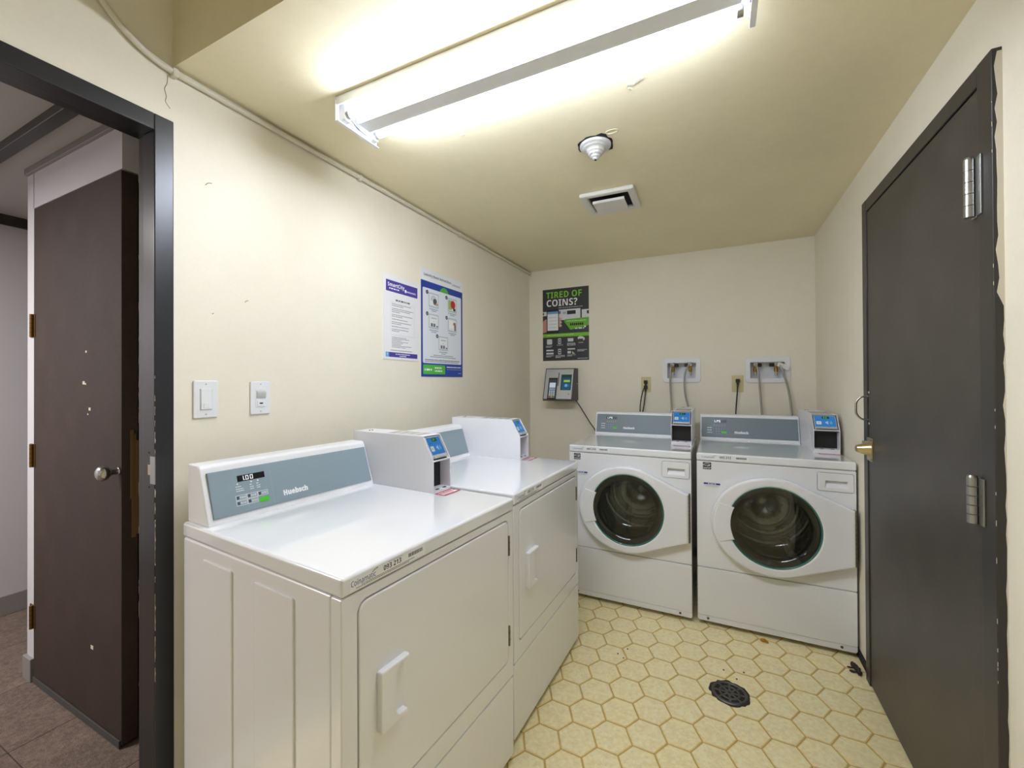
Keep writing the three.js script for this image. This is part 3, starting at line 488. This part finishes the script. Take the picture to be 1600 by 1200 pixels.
// ---------------------------------------------------------------- laundry machines
const barcode = (c, x, y, w, h) => { c.fillStyle = '#1a1a1c'; let q = x; while (q < x + w) { const l = rr(2, 6); c.fillRect(q, y, l, h); q += l + rr(1.5, 4); } };
const numberTex = (num, faint) => canvasTex(1024, 118, (c, w, h) => {
  c.fillStyle = '#f0f1f2'; c.fillRect(0, 0, w, h);
  c.fillStyle = faint ? '#5a66a4' : '#24366f'; c.font = '74px sans-serif'; c.fillText('Coinamatic', 6, 82, 300); if (!faint) c.fillText('Coinamatic', 7, 82, 300);
  c.strokeStyle = faint ? '#7d8c9c' : '#3f6f47'; c.lineWidth = 6; for (let i = 0; i < 3; i++) { c.beginPath(); c.moveTo(262 + i * 14, 30 - i * 5); c.quadraticCurveTo(292 + i * 12, 4, 322 + i * 6, 14 - i * 4); c.stroke(); }
  c.fillStyle = '#0c0d10'; c.font = 'bold 70px sans-serif'; c.fillText(num, 404, 74, 296); greek(c, 470, 6, 200, 5, '#70747a');
  barcode(c, 756, 26, 220, 40);
  if (!faint) { greek(c, 130, 92, 720, 7, '#2a2b30'); greek(c, 66, 106, 700, 7, '#2a2b30'); }
});
function controlPrint(base, washer) {
  return canvasTex(1120, 260, (c, w, h) => {
    c.fillStyle = base; c.fillRect(0, 0, w, h);
    const X = (m) => m * 2000, Y = (m) => h - m * 2000;
    c.fillStyle = '#f4f5f5';
    if (washer) {
      c.font = '900 40px sans-serif'; c.fillText('Huebsch', X(0.2), Y(0.027), 196); c.strokeStyle = '#f4f5f5'; c.lineWidth = 2; c.strokeText('Huebsch', X(0.2), Y(0.027), 196);
      for (let i = 0; i < 5; i++) { c.fillRect(X(0.077 + i * 0.016), Y(0.084), 5, 5); greek(c, X(0.073 + i * 0.016), Y(0.077), 18, 4, '#d6dadc'); }
      for (let i = 0; i < 3; i++) { greek(c, X(0.034), Y(0.063 - i * 0.016), 60, 10, '#f0f1f2'); for (let k = 0; k < 3; k++) { c.fillStyle = '#2f383d'; c.fillRect(X(0.078 + k * 0.017), Y(0.064 - i * 0.016), 9, 9); c.strokeStyle = '#aab4b9'; c.lineWidth = 1.5; c.strokeRect(X(0.074 + k * 0.017), Y(0.068 - i * 0.016), 32, 28); } }
    } else {
      c.font = '900 42px sans-serif'; c.fillText('Huebsch', X(0.206), Y(0.020), 204); c.strokeStyle = '#f4f5f5'; c.lineWidth = 2; c.strokeText('Huebsch', X(0.206), Y(0.020), 204);
      for (const [x, l] of [[0.068, 44], [0.108, 22], [0.128, 22]]) { c.beginPath(); c.arc(X(x + 0.006), Y(0.084), 5, 0, 7); c.fill(); greek(c, X(x), Y(0.077), l * 0.7, 4, '#eef0f0'); greek(c, X(x), Y(0.070), l, 4, '#eef0f0'); greek(c, X(x), Y(0.064), l, 4, '#eef0f0'); }
      c.strokeStyle = '#e6e9ea'; c.lineWidth = 2.5;
      for (let r = 0; r < 2; r++) for (let k = 0; k < (r ? 2 : 3); k++) { const x = X(0.064 + k * 0.032), y = Y(0.050 - r * 0.016); c.strokeRect(x, y, 60, 27); c.fillStyle = '#3d474c'; c.fillRect(x + 4, y + 5, 14, 17); greek(c, x + 22, y + 8, 34, 4, '#e6e9ea'); greek(c, x + 22, y + 15, 34, 4, '#e6e9ea'); }
      c.fillStyle = 'rgba(180,192,196,0.5)'; c.fillRect(X(0.174), Y(0.125), 2, 240);
    }
  });
}
const dryerPrint = controlPrint('#8a9ca4', false), washerPrint = controlPrint('#77868d', true);
const SEG = { '0': 'abcdef', '1': 'bc', 'L': 'def', 'P': 'abefg', '5': 'acdfg', '2': 'abdeg', '3': 'abcdg', '4': 'bcfg' };
function sevenSeg(c, txt, x, y, w, h, gap, col) {
  c.fillStyle = col; const k = w * 0.26;
  for (const ch of txt) {
    if (ch === '.') { c.fillRect(x - gap * 0.75, y + h - k, k, k); x += k * 0.4; continue; }
    const R = { a: [x, y, w, k], d: [x, y + h - k, w, k], g: [x, y + h / 2 - k / 2, w, k], f: [x, y, k, h / 2], e: [x, y + h / 2, k, h / 2], b: [x + w - k, y, k, h / 2], c: [x + w - k, y + h / 2, k, h / 2] };
    for (const q of SEG[ch]) c.fillRect(...R[q]); x += w + gap;
  }
}
const digitTex = (txt) => canvasTex(256, 64, (c) => { c.fillStyle = '#060708'; c.fillRect(0, 0, 256, 64); c.fillStyle = '#2a2c2e'; c.fillRect(26, 20, 6, 8); c.fillRect(26, 38, 6, 8); sevenSeg(c, txt, 32, 9, 28, 46, 13, '#f6faff'); });
const readerTex = (txt) => canvasTex(180, 150, (c) => {
  c.fillStyle = '#2f86d8'; c.fillRect(0, 0, 180, 150); c.fillStyle = '#0b3a16'; c.fillRect(66, 8, 64, 30); sevenSeg(c, txt, 78, 13, 13, 20, 6, '#5dff3c');
  c.fillStyle = '#cfe6f6'; c.beginPath(); c.roundRect(12, 76, 44, 46, 6); c.fill(); c.fillStyle = '#e3c96a'; c.fillRect(24, 88, 20, 20); c.fillStyle = '#a9cdf0'; c.beginPath(); c.moveTo(84, 92); c.lineTo(116, 70); c.lineTo(116, 122); c.fill(); c.strokeStyle = '#a9cdf0'; c.lineWidth = 5; for (const r of [16, 28]) { c.beginPath(); c.arc(118, 96, r, -0.8, 0.8); c.stroke(); } greek(c, 20, 50, 40, 5, '#174f8c');
});
const energyTex = canvasTex(128, 128, (c) => { c.fillStyle = '#17181a'; c.fillRect(0, 0, 128, 128); c.fillStyle = '#e9ebec'; c.beginPath(); c.arc(64, 96, 78, 1.12 * Math.PI, 1.75 * Math.PI); c.lineWidth = 9; c.strokeStyle = '#e9ebec'; c.stroke(); c.font = 'italic bold 40px serif'; c.fillText('energy', 8, 66, 84); c.beginPath(); for (let i = 0; i < 10; i++) { const a = -Math.PI / 2 + i * Math.PI / 5, r = i % 2 ? 9 : 22; c.lineTo(98 + r * Math.cos(a), 56 + r * Math.sin(a)); } c.fill(); c.fillRect(0, 90, 128, 8); greek(c, 10, 106, 108, 10, '#e9ebec'); });
const capacityTex = canvasTex(240, 80, (c) => { c.fillStyle = '#e6e7e9'; c.fillRect(0, 0, 240, 80); c.fillStyle = '#1f2f86'; c.fillRect(0, 8, 60, 26); c.fillRect(180, 8, 60, 26); c.strokeStyle = '#1f2f86'; c.lineWidth = 3; c.strokeRect(60, 8, 120, 26); greek(c, 74, 14, 92, 14, '#5a6ab0'); greek(c, 10, 46, 220, 6, '#9aa0b8'); greek(c, 30, 62, 180, 6, '#b9b79a'); });
const warnTex = canvasTex(210, 100, (c) => { c.fillStyle = '#a3213d'; c.fillRect(0, 0, 210, 100); c.fillStyle = '#f2f0f0'; c.fillRect(16, 18, 178, 18); c.fillRect(16, 46, 178, 34); greek(c, 26, 22, 150, 10, '#a3213d'); greek(c, 26, 54, 150, 6, '#a3213d'); greek(c, 26, 66, 120, 6, '#a3213d'); });
const metalLabelTex = canvasTex(160, 70, (c) => { c.fillStyle = '#a9aaa2'; c.fillRect(0, 0, 160, 70); greek(c, 16, 14, 120, 8, '#dcddd6'); greek(c, 16, 32, 90, 8, '#dcddd6'); greek(c, 16, 50, 120, 8, '#dcddd6'); });

function addConsole(root, o) {     // sloped back console with control panel; o: x0, x1, yb, zb, yt, zt, zBack, print, digits, washer
  const prof = new THREE.Shape();
  prof.moveTo(o.zBack, o.yb); prof.lineTo(o.zb, o.yb); prof.lineTo(o.zb - 0.001, o.yb + 0.004); prof.lineTo(o.zt + 0.001, o.yt - 0.012); prof.quadraticCurveTo(o.zt - 0.003, o.yt, o.zt - 0.016, o.yt); prof.lineTo(o.zBack, o.yt); prof.closePath();
  const c = obj('console', extX(prof, o.x0, o.x1, 0.004, 3), M.plastic, root);
  const dy = o.p1[0] - o.p0[0], dz = o.p1[1] - o.p0[1], len = Math.hypot(dy, dz), w = o.px1 - o.px0;
  const g = new THREE.Group(); g.name = 'control_panel'; g.position.set(o.px0, o.p0[0], o.p0[1]); g.rotation.x = Math.atan2(dz, dy); root.add(g);   // local y runs up the slope
  obj('panel_sheet', [rbox(0, w, 0, len, -0.008, 0.0022, 0.001)], o.mat, g);
  obj('panel_print', new THREE.PlaneGeometry(w - 0.002, len - 0.002), printMat(o.print, { roughness: 0.42 }), g, w / 2, len / 2, 0.0026);
  const [dx, dyy, dw, dh] = o.display;
  obj('display', new THREE.PlaneGeometry(dw, dh), screenMat(digitTex(o.digits), 1.1), g, dx + dw / 2, dyy + dh / 2, 0.0031);
  const [gx, gy, gw, gh] = o.start;
  obj('start_button', rbox(gx, gx + gw, gy, gy + gh, 0.002, 0.0036, 0.0006), M.greenKey, g);
}
function addPayBox(root, o) {      // coin box: x0, x1, y0, yShelf, y1, zf (front), zt (top front), zb (back)
  const b = new THREE.Group(); b.name = 'payment_box'; root.add(b);
  const side = poly([[o.zb, o.y0], [o.zf, o.y0], [o.zf, o.ys], [o.zt, o.y1], [o.zb, o.y1]]);
  obj('case', [extX(side, o.x0, o.x0 + 0.003, 0.0008), extX(side, o.x1 - 0.003, o.x1, 0.0008), rbox(o.x0 + 0.001, o.x1 - 0.001, o.y1 - 0.003, o.y1, o.zb, o.zt + 0.001, 0.001), box(o.x0 + 0.001, o.x1 - 0.001, o.y0, o.y1 - 0.001, o.zb, o.zb + 0.003),
    rbox(o.x0 + 0.001, o.x1 - 0.001, o.ys - 0.005, o.ys, o.zf - 0.07, o.zf - 0.0005, 0.001), rbox(o.x0 + 0.001, o.x1 - 0.001, o.y0, o.y0 + o.lip, o.zf - 0.06, o.zf - 0.0003, 0.001)], M.steelWhite, b);
  obj('alcove_back', box(o.x0 + 0.003, o.x1 - 0.003, o.y0 + o.lip, o.ys - 0.004, o.zf - o.depth - 0.004, o.zf - o.depth), M.black, b);
  for (const k of [0.32, 0.72]) obj('coin_slot', rbox(o.x0 + (o.x1 - o.x0) * k - 0.008, o.x0 + (o.x1 - o.x0) * k + 0.008, o.y0 + o.lip - 0.001, o.y0 + o.lip + 0.002, o.zf - 0.012, o.zf - 0.004, 0.001), M.blackMatte, b);
  const dz = o.zf - o.zt, dy = o.y1 - o.ys, len = Math.hypot(dz, dy), w = o.x1 - o.x0;
  const g = new THREE.Group(); g.name = 'card_reader'; g.position.set((o.x0 + o.x1) / 2, (o.y1 + o.ys) / 2, (o.zf + o.zt) / 2); g.rotation.x = -Math.atan2(dz, dy); root.add(g);
  obj('reader_back', box(-w / 2 + 0.003, w / 2 - 0.003, -len / 2 + 0.002, len / 2 - 0.002, -0.022, -0.018), M.darkGrey, g);
  obj('reader_body', rbox(-w / 2 + 0.008, w / 2 - 0.008, -len / 2 + 0.009, len / 2 - 0.003, -0.02, -0.003, 0.003), M.silver, g);
  obj('reader_screen', new THREE.PlaneGeometry(w - 0.024, len - 0.032), screenMat(readerTex(o.code), 0.62), g, 0, 0.007, -0.0024);
  obj('card_lip', rbox(-w / 2 + 0.012, w / 2 - 0.012, -len / 2 + 0.008, -len / 2 + 0.018, -0.012, 0.005, 0.003), M.silver, g);
  obj('card_gap', rbox(-w / 2 + 0.012, w / 2 - 0.012, -len / 2 + 0.002, -len / 2 + 0.008, -0.014, -0.006, 0.001), M.blackMatte, g);
  obj('top_label', new THREE.PlaneGeometry(o.x1 - o.x0 - 0.028, 0.17).rotateX(-Math.PI / 2), printMat(metalLabelTex), b, (o.x0 + o.x1) / 2 + 0.002, o.y1 + 0.0006, o.zt - 0.115);
  for (const s of [0.03, 0.045]) obj('screw', cyl(0.003, 0.003, 0.003, 10), M.darkSteel, b, o.x0 + s, o.y1 + 0.001, o.zb + 0.06);
}

function dryer(label, FL, deg, num, digits, code) {
  const W = 0.688, D = 0.700, th = (90 - deg) * Math.PI / 180;
  const t = thing('dryer', label, 'dryer', [FL[0], 0, FL[1]], th, 'white coin dryers along the wall');
  const yb = 0.022, ys = 0.853, yt = 0.897;
  obj('cabinet', rbox(0.0015, W - 0.0015, yb, ys, -D, -0.036, 0.006), M.enamel, t);
  for (const [z0, z1] of [[-0.579, -0.427], [-0.322, -0.162]]) for (const x of [0, W]) obj('embossed_panel', extX(rrShape(z0, z1, 0.10, 0.816, 0.006), x - 0.0028, x + 0.0028, 0.0022, 2), M.enamel, t);
  // front: upper panel with the door opening, lower panel
  const fs = rrShape(0, W, 0.2905, ys, 0.006); fs.holes.push(rrShape(0.0415, 0.6575, 0.3535, 0.8305, [0.014, 0.022, 0.022, 0.026], THREE.Path));
  obj('front_panel', ext(fs, 0.0345, 0.0035, 3).translate(0, 0, -0.0345), M.enamel, t);
  obj('lower_panel', rbox(0, W, yb, 0.2875, -0.0345, 0, 0.006, 3), M.enamel, t);
  const d = obj('door', ext(rrShape(0.0445, 0.6545, 0.3565, 0.8275, [0.012, 0.020, 0.020, 0.024]), 0.026, 0.004, 3).translate(0, 0, -0.0245), M.enamel, t);
  // handle: raised plate with a finger pocket open to one side
  const hs = new THREE.Shape(); hs.moveTo(0.096, 0.522); hs.lineTo(0.168, 0.522); hs.lineTo(0.168, 0.532); hs.lineTo(0.150, 0.534); hs.quadraticCurveTo(0.134, 0.536, 0.134, 0.552); hs.lineTo(0.134, 0.632); hs.quadraticCurveTo(0.136, 0.644, 0.150, 0.647); hs.lineTo(0.174, 0.648); hs.lineTo(0.174, 0.657); hs.lineTo(0.096, 0.657); hs.quadraticCurveTo(0.090, 0.657, 0.090, 0.651); hs.lineTo(0.090, 0.528); hs.quadraticCurveTo(0.090, 0.522, 0.096, 0.522);
  obj('handle', [ext(hs, 0.018, 0.003, 3).translate(0, 0, 0.001), rbox(0.131, 0.174, 0.528, 0.652, 0.0011, 0.0027, 0.0006)], M.plastic, d);
  for (const [y0, y1] of [[0.709, 0.776], [0.406, 0.473]]) { const h = obj('hinge', rbox(0.6535, 0.6615, y0, y1, -0.006, 0.0045, 0.002), M.hingeGrey, t); for (const k of [1 / 3, 2 / 3]) obj('hinge_gap', box(0.6533, 0.6617, y0 + (y1 - y0) * k - 0.0006, y0 + (y1 - y0) * k + 0.0006, -0.004, 0.0048), M.blackMatte, h); }
  for (const s of [0.07, W - 0.07]) for (const z of [-0.09, -D + 0.07]) obj('foot', cyl(0.018, 0.022, 0.024, 14), M.rubber, t, s, 0.012, z);
  const top = obj('top', rbox(-0.001, W + 0.001, 0.8555, yt, -D, 0.003, 0.008, 4), M.enamelTop, t);
  obj('number_label', new THREE.PlaneGeometry(0.226, 0.026), printMat(numberTex(num, false), { roughness: 0.4 }), top, 0.133, 0.8760, 0.0033);
  addConsole(t, { x0: 0.012, x1: 0.589, yb: yt, zb: -0.578, yt: 1.062, zt: -0.632, zBack: -D + 0.002, px0: 0.027, px1: 0.579, p0: [0.914, -0.5815], p1: [1.040, -0.6225], print: dryerPrint, mat: M.dryerPanel, digits, display: [0.075, 0.091, 0.080, 0.0185], start: [0.128, 0.018, 0.030, 0.014] });
  addPayBox(t, { x0: 0.591, x1: W - 0.001, y0: yt, ys: 1.013, y1: 1.099, zf: -0.272, zt: -0.322, zb: -D + 0.002, lip: 0.008, depth: 0.048, code });
  obj('warning_sticker', new THREE.PlaneGeometry(0.095, 0.049).rotateX(-Math.PI / 2), printMat(warnTex), t, 0.6355, yt + 0.0006, -0.2415);
  return t;
}
dryer('nearest white dryer by the doorway, with front label 093 213', [-0.6908, -0.6199], 4.794, '093 213', '1.00', '24');
dryer('farther white dryer between the other dryer and the washers', [-0.6517, -1.3487], 2.10, '093 211', '1.00', '23');

function washer(label, FL, deg, num, code) {
  const W = 0.68, D = 0.700, t = thing('washer', label, 'washer', [FL[0], 0, FL[1]], deg * Math.PI / 180, 'white front-loading coin washers');
  const ys = 0.869, yt = 0.912, cx = 0.345, cy = 0.570;
  obj('cabinet', [rbox(0.0015, 0.0055, 0.026, ys, -D, -0.03, 0.001), rbox(W - 0.0055, W - 0.0015, 0.026, ys, -D, -0.03, 0.001), box(0.002, W - 0.002, 0.026, 0.03, -D, -0.03), box(0.002, W - 0.002, 0.026, ys, -D, -D + 0.004)], M.enamel, t);
  const fs = rrShape(0, W, 0.3095, ys, 0.005), hole = new THREE.Path(); hole.absarc(cx, cy, 0.205, 0, Math.PI * 2, true); fs.holes.push(hole); fs.holes.push(rrShape(0.5302, 0.6718, 0.7662, 0.8548, 0.010, THREE.Path));
  obj('front_panel', ext(fs, 0.03, 0.003, 3, 40).translate(0, 0, -0.03), M.enamel, t);
  obj('lower_panel', ext(rrShape(0, W, 0.054, 0.3065, 0.005), 0.03, 0.003, 3).translate(0, 0, -0.03), M.enamel, t);
  const kick = obj('kick_strip', ext(rrShape(0, W, 0.024, 0.0535, [0.010, 0.010, 0.003, 0.003]), 0.028, 0.002, 2).translate(0, 0, -0.031), M.plastic, t);
  for (const x of [0.05, W - 0.06]) obj('screw', cyl(0.006, 0.006, 0.003, 12).rotateX(Math.PI / 2), M.darkSteel, kick, x, 0.04, -0.002);
  for (const s of [0.06, W - 0.06]) for (const z of [-0.08, -D + 0.07]) obj('foot', cyl(0.018, 0.022, 0.028, 14), M.rubber, t, s, 0.014, z);
  // detergent drawer
  const ds = rrShape(0.5315, 0.6705, 0.7675, 0.8535, 0.008); ds.holes.push(poly([[0.560, 0.786], [0.648, 0.786], [0.646, 0.817], [0.562, 0.817]], THREE.Path));
  const dr = obj('dispenser_drawer', ext(ds, 0.026, 0.003, 2).translate(0, 0, -0.022), M.enamel, t);
  obj('pull_pocket', new THREE.PlaneGeometry(0.092, 0.04).rotateX(-0.6), M.enamel, dr, 0.604, 0.802, -0.010);
  // door: teardrop shell with round window
  const R = 0.272, pr = new THREE.Shape(), top = [0.667, 0.692], bot = [0.667, 0.434];
  const tang = (px, py, sgn) => { const dx = px - cx, dy = py - cy, d = Math.hypot(dx, dy), a = Math.atan2(dy, dx), b = Math.acos(Math.min(1, 0.243 / d)); return a + sgn * b; };
  const a0 = tang(top[0], top[1], 1), a1 = tang(bot[0], bot[1], -1) + Math.PI * 2;
  pr.moveTo(bot[0], bot[1]); pr.lineTo(top[0], top[1]);
  for (let i = 0; i <= 48; i++) { const a = a0 + (a1 - a0) * i / 48, ca = Math.cos(a), rx = ca < 0 ? R + 0.006 : 0.243; pr.lineTo(cx + rx * ca * (ca < 0 ? 1 : 1), cy + 0.243 * Math.sin(a)); }
  pr.closePath();
  const wh = new THREE.Path(); wh.absarc(cx, cy, 0.197, 0, Math.PI * 2, true); pr.holes.push(wh);
  const dr2 = obj('door', ext(pr, 0.040, 0.012, 5, 40).translate(0, 0, 0.001), M.enamel, t);
  const gr = new THREE.Shape(); for (let i = 0; i <= 14; i++) { const a = Math.PI - 0.44 + 0.88 * i / 14; (i ? gr.lineTo : gr.moveTo).call(gr, cx + 0.262 * Math.cos(a), cy + 0.232 * Math.sin(a)); } for (let i = 14; i >= 0; i--) { const a = Math.PI - 0.44 + 0.88 * i / 14; gr.lineTo(cx + 0.188 * Math.cos(a), cy + 0.190 * Math.sin(a)); } gr.closePath();
  obj('door_grip', ext(gr, 0.010, 0.003, 3).translate(0, 0, 0.035), M.plastic, dr2);
  obj('window_ring', lathe([[0.199, -0.012], [0.203, -0.001], [0.199, 0.003], [0.194, 0.0], [0.190, -0.012]], 64).rotateX(Math.PI / 2), M.teal, dr2, cx, cy, 0.036);
  obj('window_border', lathe([[0.197, 0.027], [0.186, 0.030], [0.166, 0.022], [0.156, 0.006], [0.160, -0.02], [0.185, -0.03]], 64).rotateX(Math.PI / 2), M.smoke, dr2, cx, cy, 0.002);
  obj('window_glass', lathe([[0.196, 0.034], [0.17, 0.037], [0.12, 0.0405], [0.06, 0.0425], [0, 0.043]], 56).rotateX(Math.PI / 2), M.glass, dr2, cx, cy, 0.001);
  obj('glass_bowl', lathe([[0.160, 0.012], [0.154, -0.04], [0.140, -0.075], [0.10, -0.095], [0.05, -0.102], [0, -0.104]], 56).rotateX(Math.PI / 2), M.glass, dr2, cx, cy, 0);
  // gasket and steel drum behind the window
  obj('gasket', lathe([[0.203, 0.0], [0.178, -0.012], [0.180, -0.045], [0.192, -0.07], [0.215, -0.08]], 56).rotateX(Math.PI / 2), M.rubber, t, cx, cy, 0);
  const dm = obj('drum', lathe([[0.205, -0.082], [0.245, -0.095], [0.250, -0.12], [0.250, -0.395], [0.236, -0.42], [0.205, -0.424], [0.198, -0.412], [0.186, -0.411], [0.178, -0.426], [0.150, -0.43], [0.142, -0.418], [0.130, -0.417], [0.122, -0.432], [0.06, -0.436], [0.052, -0.42], [0.0, -0.415]], 64).rotateX(Math.PI / 2), M.drum, t, cx, cy, 0);
  for (let i = 0; i < 3; i++) { const a = 0.5 + i * Math.PI * 2 / 3, v = obj('paddle', extX(poly([[-0.13, 0], [-0.39, 0], [-0.36, 0.055], [-0.16, 0.055]]), -0.02, 0.02, 0.012, 3), M.darkGrey, dm); v.rotation.z = a; v.position.set(0.248 * Math.sin(a), -0.248 * Math.cos(a), 0); }
  { const hg = []; for (const [rad, n] of [[0.09, 14], [0.163, 26], [0.218, 40]]) for (let k = 0; k < n; k++) { const a = k / n * Math.PI * 2; hg.push(new THREE.CircleGeometry(0.003, 8).translate(rad * Math.cos(a), rad * Math.sin(a), rad > 0.2 ? -0.4205 : -0.4265)); } const m = obj('perforations', hg, M.blackMatte, dm, 0, 0, 0.0); m.userData.kind = 'stuff'; }
  const hn = obj('hinge', rbox(0.6655, 0.6745, 0.434, 0.692, 0.001, 0.030, 0.002), M.hingeGrey, t);
  for (let i = 1; i < 12; i++) obj('hinge_gap', box(0.6653, 0.6747, 0.434 + i * 0.0215 - 0.001, 0.434 + i * 0.0215 + 0.001, 0.004, 0.0303), M.blackMatte, hn);
  const tp = obj('top', rbox(-0.001, W + 0.001, 0.8715, yt, -D, 0.003, 0.008, 4), M.enamelTop, t);
  obj('number_label', new THREE.PlaneGeometry(0.222, 0.0245), printMat(numberTex(num, true), { roughness: 0.4 }), tp, 0.133, 0.8918, 0.0033);
  obj('black_sticker', new THREE.PlaneGeometry(0.040, 0.036), printMat(energyTex), t, 0.050, 0.845, 0.0006);
  obj('blue_sticker', new THREE.PlaneGeometry(0.078, 0.026), printMat(capacityTex), t, 0.073, 0.746, 0.0006);
  addConsole(t, { x0: 0.002, x1: 0.556, yb: yt, zb: -0.590, yt: 1.070, zt: -0.640, zBack: -D + 0.002, px0: 0.012, px1: 0.548, p0: [0.926, -0.593], p1: [1.052, -0.632], print: washerPrint, mat: M.washerPanel, digits: 'LP5', display: [0.068, 0.096, 0.078, 0.019], start: [0.120, 0.024, 0.028, 0.014] });
  addPayBox(t, { x0: 0.558, x1: 0.672, y0: yt, ys: 1.034, y1: 1.112, zf: -0.232, zt: -0.290, zb: -D + 0.002, lip: 0.022, depth: 0.05, code });
  obj('warning_sticker', new THREE.PlaneGeometry(0.088, 0.03).rotateX(-Math.PI / 2), printMat(warnTex), t, 0.619, yt + 0.0006, -0.209);
  return t;
}
washer('white front-loading washer next to the dryers, under the card machine cord', [-0.8046, -2.4442], -0.045, '093 210', '21');
washer('white front-loading washer in the corner beside the dark door', [-0.0983, -2.4531], 0.3835, '093 212', '22');

// ---------------------------------------------------------------- things on the floor
{
  const t = thing('floor_drain', 'round metal floor drain grate in the tiles', 'drain', [0.040, 0, -1.966]);
  const rag = new THREE.Shape(); for (let i = 0; i < 40; i++) { const a = i / 40 * Math.PI * 2, r = 0.075 + rr(-0.004, 0.005); (i ? rag.lineTo : rag.moveTo).call(rag, r * Math.cos(a), r * Math.sin(a)); }
  obj('cut_edge', ext(rag, 0.0016).rotateX(-Math.PI / 2), M.lint, t, 0, 0.0001, 0);
  obj('ring', lathe([[0.056, 0.001], [0.057, 0.0045], [0.062, 0.0055], [0.067, 0.004], [0.069, 0.001]], 48), M.darkSteel, t);
  obj('sump', cyl(0.058, 0.058, 0.0008, 36), M.blackMatte, t, 0, 0.0022, 0);
  const bars = []; for (let i = 0; i < 8; i++) bars.push(rbox(0.012, 0.058, 0.002, 0.0045, -0.0045, 0.0045, 0.001).rotateY(i * Math.PI / 4));
  bars.push(lathe([[0.032, 0.002], [0.033, 0.0045], [0.040, 0.0045], [0.041, 0.002]], 40), lathe([[0.006, 0.002], [0.007, 0.0048], [0.016, 0.0045], [0.017, 0.002]], 28));
  obj('grate', bars, M.darkSteel, t);
}
{
  const blob = (r, sx, sy, sz, sd) => { const g = new THREE.IcosahedronGeometry(r, 3), p = g.attributes.position; for (let i = 0; i < p.count; i++) { const v = V3(p.getX(i), p.getY(i), p.getZ(i)), k = 1 + 0.28 * Math.sin(v.x * 900 * sd + v.y * 700) * Math.cos(v.z * 800 + sd); p.setXYZ(i, v.x * k * sx, v.y * k * sy, v.z * k * sz); } g.computeVertexNormals(); return g; };
  const o = tag(obj('food_crumb', [blob(0.011, 1.2, 0.7, 0.9, 1).translate(0, 0.006, 0), blob(0.007, 1, 0.7, 1, 2).translate(0.015, 0.004, 0.004)], M.orange, scene, 0.200, 0, -2.425), 'small orange crumb on the floor under the corner washer', 'crumb');
  tag(obj('lint_clump', [blob(0.013, 0.8, 0.8, 2.6, 1).translate(0, 0.009, 0), blob(0.011, 0.9, 0.8, 2.0, 2).translate(-0.008, 0.007, -0.034), blob(0.007, 1.6, 0.6, 1, 3).translate(-0.022, 0.004, 0.010), blob(0.005, 2.2, 0.5, 1, 2).translate(-0.024, 0.003, -0.02)], M.lint, scene, 0.556, 0, -2.352), 'dark clump of lint on the floor by the dark door', 'lint');
  for (const [x, z] of [[-0.43, -2.02], [-0.395, -2.075], [-0.40, -2.0], [0.02, -2.11], [0.10, -2.13], [0.07, -2.07]]) tag(obj('dirt_speck', blob(0.0035, 1, 0.6, 1, 2), M.lint, scene, x, 0.0018, z), x < -0.2 ? 'tiny dark speck of dirt on the tiles before the farther dryer' : 'tiny dark speck of dirt on the tiles beside the floor drain', 'speck', x < -0.2 ? 'dirt specks before the dryers' : 'dirt specks beside the drain');
}
renderer.render(scene, camera);
